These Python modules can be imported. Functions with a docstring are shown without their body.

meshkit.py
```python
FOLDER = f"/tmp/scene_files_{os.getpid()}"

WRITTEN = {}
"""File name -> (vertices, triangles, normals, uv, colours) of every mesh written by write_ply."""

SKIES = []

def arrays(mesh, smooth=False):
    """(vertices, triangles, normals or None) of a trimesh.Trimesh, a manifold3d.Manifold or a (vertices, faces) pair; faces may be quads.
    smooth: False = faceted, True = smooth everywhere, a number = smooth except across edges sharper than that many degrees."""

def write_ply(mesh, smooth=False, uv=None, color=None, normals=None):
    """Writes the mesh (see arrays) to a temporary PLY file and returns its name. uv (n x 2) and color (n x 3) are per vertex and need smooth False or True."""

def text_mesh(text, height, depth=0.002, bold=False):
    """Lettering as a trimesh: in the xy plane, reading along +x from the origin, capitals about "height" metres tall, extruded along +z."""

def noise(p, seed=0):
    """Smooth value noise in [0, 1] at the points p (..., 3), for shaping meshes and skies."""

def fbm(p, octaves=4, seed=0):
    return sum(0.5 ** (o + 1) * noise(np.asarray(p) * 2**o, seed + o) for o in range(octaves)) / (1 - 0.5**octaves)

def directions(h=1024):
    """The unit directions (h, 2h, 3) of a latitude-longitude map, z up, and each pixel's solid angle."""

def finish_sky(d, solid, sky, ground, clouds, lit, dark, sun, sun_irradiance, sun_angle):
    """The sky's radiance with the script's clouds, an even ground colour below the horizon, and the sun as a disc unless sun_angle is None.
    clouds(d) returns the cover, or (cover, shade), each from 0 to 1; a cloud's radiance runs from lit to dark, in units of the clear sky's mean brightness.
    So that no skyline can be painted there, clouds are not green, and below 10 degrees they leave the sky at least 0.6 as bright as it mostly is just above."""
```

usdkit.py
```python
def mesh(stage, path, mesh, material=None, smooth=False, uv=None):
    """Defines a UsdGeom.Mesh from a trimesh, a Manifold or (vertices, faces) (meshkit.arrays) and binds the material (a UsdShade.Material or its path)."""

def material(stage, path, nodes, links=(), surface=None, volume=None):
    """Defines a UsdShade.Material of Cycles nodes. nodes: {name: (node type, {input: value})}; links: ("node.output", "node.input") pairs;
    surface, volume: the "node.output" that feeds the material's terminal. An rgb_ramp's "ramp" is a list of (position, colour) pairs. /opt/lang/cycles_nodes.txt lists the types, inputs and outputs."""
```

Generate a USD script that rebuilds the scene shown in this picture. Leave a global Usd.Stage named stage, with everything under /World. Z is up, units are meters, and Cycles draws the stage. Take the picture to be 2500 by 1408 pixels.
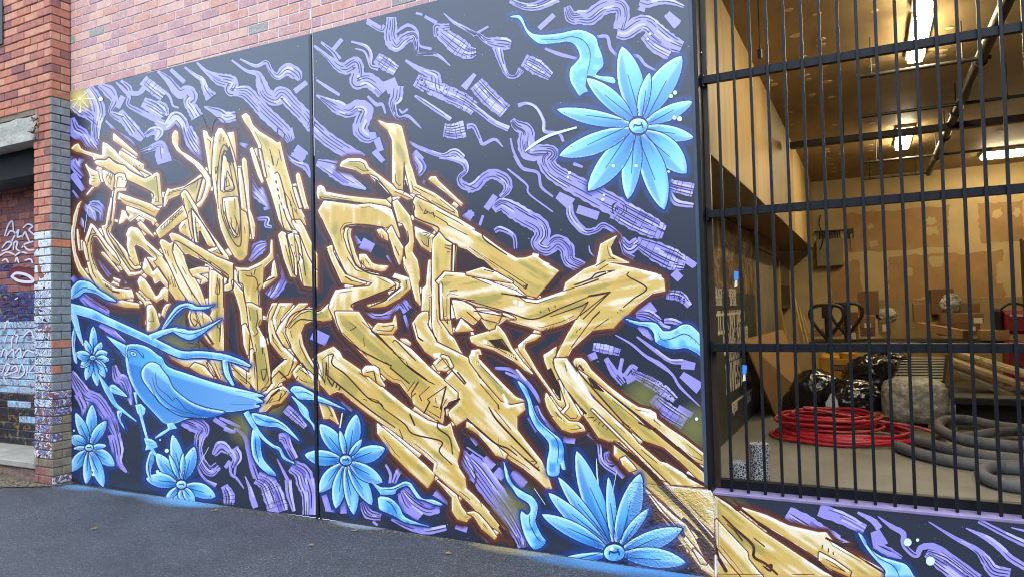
import math, random
import numpy as np, trimesh, shapely
import shapely.affinity
from shapely.geometry import Polygon, LineString, Point, MultiPolygon, box as sbox
from shapely.ops import unary_union
from scipy.spatial import Delaunay
from pxr import Usd, UsdGeom, UsdLux, UsdShade, Gf, Sdf, Vt
import usdkit, meshkit

stage = Usd.Stage.CreateInMemory()
UsdGeom.SetStageUpAxis(stage, UsdGeom.Tokens.z)
UsdGeom.SetStageMetersPerUnit(stage, 1.0)
UsdGeom.Xform.Define(stage, '/World'); UsdGeom.Scope.Define(stage, '/World/Looks')
rng = np.random.default_rng(7)

# ------------------------------------------------------------------ camera
FPX, CX, CY = 1714.883, 1250.0, 704.0            # focal length and centre, in the pixels of a 2500 x 1408 picture
EYE = np.array([0.0, -4.45, 1.67])
def cam_rows(yaw, pitch, roll):
    cy, sy = math.cos(yaw), math.sin(yaw)
    fwd = np.array([sy*math.cos(pitch), cy*math.cos(pitch), math.sin(pitch)])
    right = np.array([cy, -sy, 0.0]); up = np.cross(right, fwd)
    return np.array([right*math.cos(roll)+up*math.sin(roll), -right*math.sin(roll)+up*math.cos(roll), fwd])
CAM = cam_rows(*np.radians([-26.97682578, 1.80962942, -1.39550692]))
cam = UsdGeom.Camera.Define(stage, '/World/camera')
cam.CreateHorizontalApertureAttr(36.0); cam.CreateVerticalApertureAttr(36.0*576/1024)
cam.CreateFocalLengthAttr(36.0*FPX/2500); cam.CreateClippingRangeAttr(Gf.Vec2f(0.05, 500))
m = Gf.Matrix4d(1)
for i, row in enumerate((CAM[0], CAM[1], -CAM[2])):
    m.SetRow(i, Gf.Vec4d(*map(float, row), 0))
m.SetRow(3, Gf.Vec4d(*map(float, EYE), 1))
cam.AddTransformOp().Set(m)
cam.CreateExposureAttr(EXPO := 0.95)

# ------------------------------------------------------------------ sky and sun: bright overcast
SUN = np.array([0.25, -0.55, 0.8]); SUN /= np.linalg.norm(SUN)
dome = UsdLux.DomeLight.Define(stage, '/World/sky')
dome.CreateIntensityAttr(1.0)
SKY = usdkit.material(stage, '/World/Looks/sky_look', {
    "tc": ("texture_coordinate", {}),
    "sky": ("sky_texture", {"sky_type": "single_scattering", "sun_disc": False, "sun_elevation": float(math.asin(SUN[2])), "sun_rotation": float(math.atan2(SUN[0], SUN[1])), "air_density": 1.0, "aerosol_density": 2.0}),
    "no": ("noise_texture", {"scale": 2.2, "detail": 5.0, "roughness": 0.55}),
    "cov": ("map_range", {"from_min": 0.3, "from_max": 0.62, "to_min": 0.62, "to_max": 0.93, "clamp": True}),
    "mx": ("mix_color", {"b": (8.0, 9.9, 13.0), "use_clamp": False}),
    "bg": ("background_shader", {"strength": 0.15})},
    [("tc.generated", "no.vector"), ("no.fac", "cov.value"), ("cov.result", "mx.fac"), ("sky.color", "mx.a"), ("mx.result", "bg.color")], surface="bg.background")
UsdShade.MaterialBindingAPI.Apply(dome.GetPrim()).Bind(SKY)
sun = UsdLux.DistantLight.Define(stage, '/World/sun')
sun.CreateAngleAttr(25.0); sun.CreateIntensityAttr(0.3); sun.CreateColorAttr(Gf.Vec3f(1.0, 0.97, 0.92))
sun.GetPrim().CreateAttribute('inputs:normalize', Sdf.ValueTypeNames.Bool).Set(True)
zax = SUN; xax = np.cross([0, 0, 1.0], zax); xax /= np.linalg.norm(xax); yax = np.cross(zax, xax)
ms = Gf.Matrix4d(1)
for i, row in enumerate((xax, yax, zax)):
    ms.SetRow(i, Gf.Vec4d(*map(float, row), 0))
ms.SetRow(3, Gf.Vec4d(0, -10, 30, 1)); sun.AddTransformOp().Set(ms)

# ------------------------------------------------------------------ helpers
def ray(x, y): return CAM.T @ np.array([(x-CX)/FPX, -(y-CY)/FPX, 1.0])
def at(x, y, Y=0.0):                              # the point of the plane at depth Y that is seen at a place of the picture
    r = ray(x, y); return EYE + r*((Y-EYE[1])/r[1])
def atz(x, y, z):
    r = ray(x, y); return EYE + r*((z-EYE[2])/r[2])
def atx(x, y, X):
    r = ray(x, y); return EYE + r*(X/r[0])
def wall(pts, Y=0.0):                             # many picture points to the wall plane
    p = np.asarray(pts, float)
    d = np.stack([(p[:, 0]-CX)/FPX, -(p[:, 1]-CY)/FPX, np.ones(len(p))], 1) @ CAM
    return EYE + d*((Y-EYE[1])/d[:, 1])[:, None]

USED = {}
def numbered(path):
    n = USED.get(path, 0); USED[path] = n+1
    return path if n == 0 else f'{path}_{n:03d}'
def path_of(parent): return '/World' if parent is None else (parent if isinstance(parent, str) else str(parent.GetPath()))
def tag(prim, label=None, cat=None, group=None, kind=None):
    prim = prim.GetPrim() if hasattr(prim, 'GetPrim') else prim
    for k, v in (('label', label), ('category', cat), ('group', group), ('kind', kind)):
        if v: prim.SetCustomDataByKey(k, v)
    return prim
def thing(name, label, cat, loc=(0, 0, 0), group=None, rotz=0):
    x = UsdGeom.Xform.Define(stage, numbered('/World/'+name))
    x.AddTranslateOp().Set(Gf.Vec3d(*map(float, loc)))
    if rotz: x.AddRotateZOp().Set(float(rotz))
    return tag(x, label, cat, group)
def obj(name, mesh, mat, parent=None, smooth=False, **t):
    base = np.zeros(3)
    p = numbered(path_of(parent)+'/'+name)
    if parent is not None:
        base = np.array(UsdGeom.XformCache().GetLocalToWorldTransform(stage.GetPrimAtPath(path_of(parent))).ExtractTranslation())
    if isinstance(mesh, trimesh.Trimesh): v, f = mesh.vertices, mesh.faces
    else: v, f = mesh[0], mesh[1]
    pr = usdkit.mesh(stage, p, (np.asarray(v)-base, np.asarray(f)), mat, smooth=smooth).GetPrim()
    if t: tag(pr, **t)
    return pr
def bx(x0, x1, y0, y1, z0, z1):
    b = trimesh.creation.box((x1-x0, y1-y0, z1-z0)); b.apply_translation(((x0+x1)/2, (y0+y1)/2, (z0+z1)/2)); return b
def bevel_box(x0, x1, y0, y1, z0, z1, r=0.004):
    a = np.array([[x0, y0, z0]]); b = np.array([[x1, y1, z1]])
    v = []
    for sx in (0, 1):
        for sy in (0, 1):
            for sz in (0, 1):
                c = np.array([(x0, x1)[sx], (y0, y1)[sy], (z0, z1)[sz]], float); s = np.array([1-2*sx, 1-2*sy, 1-2*sz])*r
                v += [c+s*(0, 1, 1), c+s*(1, 0, 1), c+s*(1, 1, 0)]
    return trimesh.convex.convex_hull(np.array(v))
cat_ = trimesh.util.concatenate
def tube(pts, r, n=8, closed=False, caps=True):
    p = np.asarray(pts, float); k = len(p)
    t = np.roll(p, -1, 0)-np.roll(p, 1, 0) if closed else np.gradient(p, axis=0)
    t /= np.maximum(np.linalg.norm(t, axis=1, keepdims=True), 1e-9)
    u = np.cross(t[0], [0, 0, 1.0]);
    if np.linalg.norm(u) < 1e-3: u = np.cross(t[0], [1.0, 0, 0])
    u /= np.linalg.norm(u); us = []
    for i in range(k):
        u = u-t[i]*(u@t[i]); u /= max(np.linalg.norm(u), 1e-9); us.append(u)
    us = np.array(us); w = np.cross(t, us); a = np.arange(n)*2*math.pi/n
    rr = np.broadcast_to(np.asarray(r, float), (k,))[:, None, None]
    v = (p[:, None]+rr*(np.cos(a)[None, :, None]*us[:, None]+np.sin(a)[None, :, None]*w[:, None])).reshape(-1, 3)
    f = []
    for i in range(k if closed else k-1):
        j = (i+1) % k
        for q in range(n):
            q2 = (q+1) % n
            f += [(i*n+q, i*n+q2, j*n+q2), (i*n+q, j*n+q2, j*n+q)]
    if caps and not closed:
        for q in range(1, n-1):
            f += [(0, q+1, q), ((k-1)*n, (k-1)*n+q, (k-1)*n+q+1)]
    return trimesh.Trimesh(v, f, process=False)
def catmull(p, step=8, closed=False):
    p = np.asarray(p, float)
    if len(p) < 3: return p
    q = np.vstack([p[-1:], p, p[:2]]) if closed else np.vstack([2*p[0]-p[1], p, 2*p[-1]-p[-2]])
    out = []
    for i in range(len(q)-3):
        a, b, c, d = q[i:i+4]
        for s in np.linspace(0, 1, step, endpoint=False):
            out.append(0.5*((2*b)+(c-a)*s+(2*a-5*b+4*c-d)*s*s+(3*b-a-3*c+d)*s**3))
    if not closed: out.append(p[-1])
    return np.array(out)
def lin(h, k=1.0):
    h = h.lstrip('#'); c = np.array([int(h[i:i+2], 16) for i in (0, 2, 4)])/255
    return np.where(c < 0.04045, c/12.92, ((c+0.055)/1.055)**2.4)*k
def mat(name, color, rough=0.6, var=0.0, scale=6.0, bump=0.0, bscale=60.0, metal=0.0, spec=0.5, rand=0.0, color2=None, detail=5.0, stretch=None, **extra):
    color = tuple(map(float, color)); c2 = tuple(map(float, color2)) if color2 is not None else tuple(x*(1-var) for x in color)
    nodes = {"p": ("principled_bsdf", {"roughness": rough, "metallic": metal, "specular_ior_level": spec, **extra}),
             "g": ("geometry", {}), "n": ("noise_texture", {"scale": scale, "detail": detail, "roughness": 0.6}),
             "mr": ("map_range", {"from_min": 0.32, "from_max": 0.68, "to_min": 0.0, "to_max": 1.0, "clamp": True}),
             "mx": ("mix_color", {"a": color, "b": c2})}
    links = [("n.fac", "mr.value"), ("mr.result", "mx.fac")]
    src = "g.position"
    if stretch:
        nodes["mp"] = ("mapping", {"scale": stretch}); links += [("g.position", "mp.vector")]; src = "mp.vector"
    links.append((src, "n.vector")); col = "mx.result"
    if rand:
        nodes["oi"] = ("object_info", {}); nodes["rm"] = ("map_range", {"to_min": 1-rand, "to_max": 1+rand*0.6}); nodes["hs"] = ("hsv", {})
        links += [("oi.random", "rm.value"), ("rm.result", "hs.value"), (col, "hs.color")]; col = "hs.color"
    links.append((col, "p.base_color"))
    if bump:
        nodes["bn"] = ("noise_texture", {"scale": bscale, "detail": 4.0}); nodes["bp"] = ("bump", {"strength": 1.0, "distance": bump})
        links += [(src, "bn.vector"), ("bn.fac", "bp.height"), ("bp.normal", "p.normal")]
    return usdkit.material(stage, '/World/Looks/'+name, nodes, links, surface="p.BSDF")
# ------------------------------------------------------------------ the mural: traced on the wall plane
TO = dict(A=(0, 0), B=(0, 380), C=(0, 760), D=(0, 1008), E=(380, 0), F=(380, 380), G=(380, 760), H=(380, 1008), I=(760, 0), J=(760, 380), K=(760, 760), L=(760, 1008),
          M=(1140, 0), N=(1140, 380), O=(1140, 760), P=(1140, 1008), Q=(1400, 0), R=(1400, 380), S=(1400, 760), T=(1500, 1008), U=(2000, 1008),
          a=(160, 300), b=(160, 540), c=(360, 260), d=(360, 500), e=(360, 740), f=(560, 260), g=(560, 500), h=(560, 740))
def trace(s):
    "tile letters, then x,y in that tile's own scale; x,y(w) carries a width"
    pts, ws, t = [], [], None
    for k in s.split():
        if len(k) == 1: t = k; continue
        w = None
        if '(' in k: k, w = k[:-1].split('('); w = float(w)
        x, y = map(float, k.split(','))
        sc = 3.52 if t.isupper() else 3.28
        pts.append((TO[t][0]+x/sc, TO[t][1]+y/sc)); ws.append(w/sc if w else None)
    return np.array(pts), ws
def rounded(pts, r=1.6):
    g = Polygon(pts).buffer(0)
    return g.buffer(-r).buffer(2*r).buffer(-r).buffer(0)
def ribbon(pts, ws, step=8, taper=False):
    p = np.asarray(pts, float)
    ws = np.array(ws, float)
    q = catmull(p, step); w = np.interp(np.linspace(0, len(p)-1, len(q)), np.arange(len(p)), ws)
    t = np.gradient(q, axis=0); t /= np.maximum(np.linalg.norm(t, axis=1, keepdims=True), 1e-9)
    n = np.stack([-t[:, 1], t[:, 0]], 1)
    return q, n, w
def band(q, n, w, lo, hi, i0=0, i1=None):
    i1 = len(q) if i1 is None else i1
    q, n, w = q[i0:i1], n[i0:i1], w[i0:i1]
    a, b = q+n*(w*lo/2)[:, None], q+n*(w*hi/2)[:, None]
    quads = [Polygon([a[i], a[i+1], b[i+1], b[i]]) for i in range(len(q)-1)]
    return unary_union([x.buffer(0.05) for x in quads if x.is_valid or True]).buffer(0.2).buffer(-0.2)
def line(pts, w, taper=0.35, curve=True):
    p = catmull(pts, 5) if curve and len(pts) > 2 else np.asarray(pts, float)
    k = len(p); s = np.linspace(0, 1, k)
    ww = w*(taper+(1-taper)*np.sin(np.pi*np.clip(s*0.92+0.04, 0, 1))**0.5)
    t = np.gradient(p, axis=0); t /= np.maximum(np.linalg.norm(t, axis=1, keepdims=True), 1e-9)
    n = np.stack([-t[:, 1], t[:, 0]], 1)
    return unary_union([LineString(p[i:i+2]).buffer(max(ww[i], .3)/2, quad_segs=3) for i in range(k-1)])

# colours of the paint
PUR, PUL, PUD = lin('948bd8', .95), lin('bbb4f0', .95), lin('7266bd', .92)
INK, NAVY, BROWN, DKB = lin('14161f'), lin('0d1c49'), lin('4a1f0e', .8), lin('2a100a', .8)
CREAM, GOLD, OLIVE, ORNG, WHITE = lin('f8eed6', .92), lin('dab75f', .82), lin('a8994a', .74), lin('e6b048', .85), lin('ffffff', .86)
SKYL, SKYM, SKYD = lin('a6ddff', .9), lin('58b4ec', .85), lin('1d63b4', .8)
vn = lambda p, s, seed=0: meshkit.fbm(np.c_[np.asarray(p)/s, np.zeros(len(p))], 3, seed)
def mixc(a, b, t): t = np.clip(t, 0, 1)[:, None]; return a*(1-t)+b*t
sm = lambda x, a, b: (lambda t: t*t*(3-2*t))(np.clip((x-a)/(b-a), 0, 1))

def edge_dir(poly, p):
    pts = shapely.points(p); bd = poly.boundary
    near = shapely.get_coordinates(shapely.line_interpolate_point(bd, shapely.line_locate_point(bd, pts))) if bd.geom_type == 'LineString' else None
    if near is None:
        best = np.full(len(p), 1e9); near = np.array(p, float)
        for g in bd.geoms:
            q = shapely.get_coordinates(shapely.line_interpolate_point(g, shapely.line_locate_point(g, pts)))
            dd = np.hypot(*(q-p).T); k = dd < best; near[k] = q[k]; best[k] = dd[k]
    v = p-near; dist = np.hypot(*v.T)
    return dist, v/np.maximum(dist, 1e-6)[:, None]
def gold_paint(poly, seed):
    W = max(6.0, min(26.0, 1.7*poly.area/max(poly.length, 1)))       # about half the width of the stroke
    big = max(poly.geoms, key=lambda q: q.area) if hasattr(poly, 'geoms') else poly
    rc = shapely.get_coordinates(big.minimum_rotated_rectangle); e1, e2 = rc[1]-rc[0], rc[2]-rc[1]
    ax = e1 if np.hypot(*e1) > np.hypot(*e2) else e2; ax = ax/max(np.hypot(*ax), 1e-6); nx = np.array([-ax[1], ax[0]])
    def fn(p):
        dist, v = edge_dir(poly, p); s = dist/W
        lit = v @ np.array([0.35, 0.94])                      # the painted light falls from above
        ab = np.stack([p@ax, p@nx], 1)
        st = vn(ab/np.array([170, 17]), 1, seed+3)*.62+vn(ab/np.array([70, 8]), 1, seed+6)*.38    # streaks along the stroke
        big_ = vn(p, 75, seed)
        k = st+.45*(big_-.5)
        c = np.tile(GOLD, (len(p), 1))
        c = mixc(c, OLIVE, sm(.48-k, 0, .12)*sm(dist, 3, 9)*.8)
        c = mixc(c, lin('d9ab4e', .84), sm(vn(p, 40, seed+5), .52, .62)*.5)
        c = mixc(c, CREAM, sm(k, .56, .70)*.6)
        c = mixc(c, lin('f0d98f', .88), np.exp(-((dist-6.5)/2.4)**2)*.7*sm(lit, -.9, .4))
        hi = sm(4.2-dist, 0, 1.8)
        c = mixc(c, CREAM, hi*sm(lit, -.45, .3)*.95)
        c = mixc(c, lin('cf9440', .8), sm(5.2-dist, 0, 2.6)*.7*sm(-lit, .1, .7))
        c = mixc(c, WHITE, sm(9-dist, 0, 5)*sm(lit, .1, .6)*sm(vn(p, 48, seed+9), .48, .57))
        return c
    return fn

PAINT = []     # (layer, element, part-of, polygon, colour function or colour, alpha function)
def paint(layer, el, poly, col, alpha=None, sub=None, grad=False):
    if poly.is_empty: return
    PAINT.append([layer, el, sub, poly, col, alpha, grad])
SPEC = {}      # element -> (name, label)
def element(name, label=None):
    k = f'{name}#{len(SPEC)}'; SPEC[k] = (name, label); return k

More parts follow.
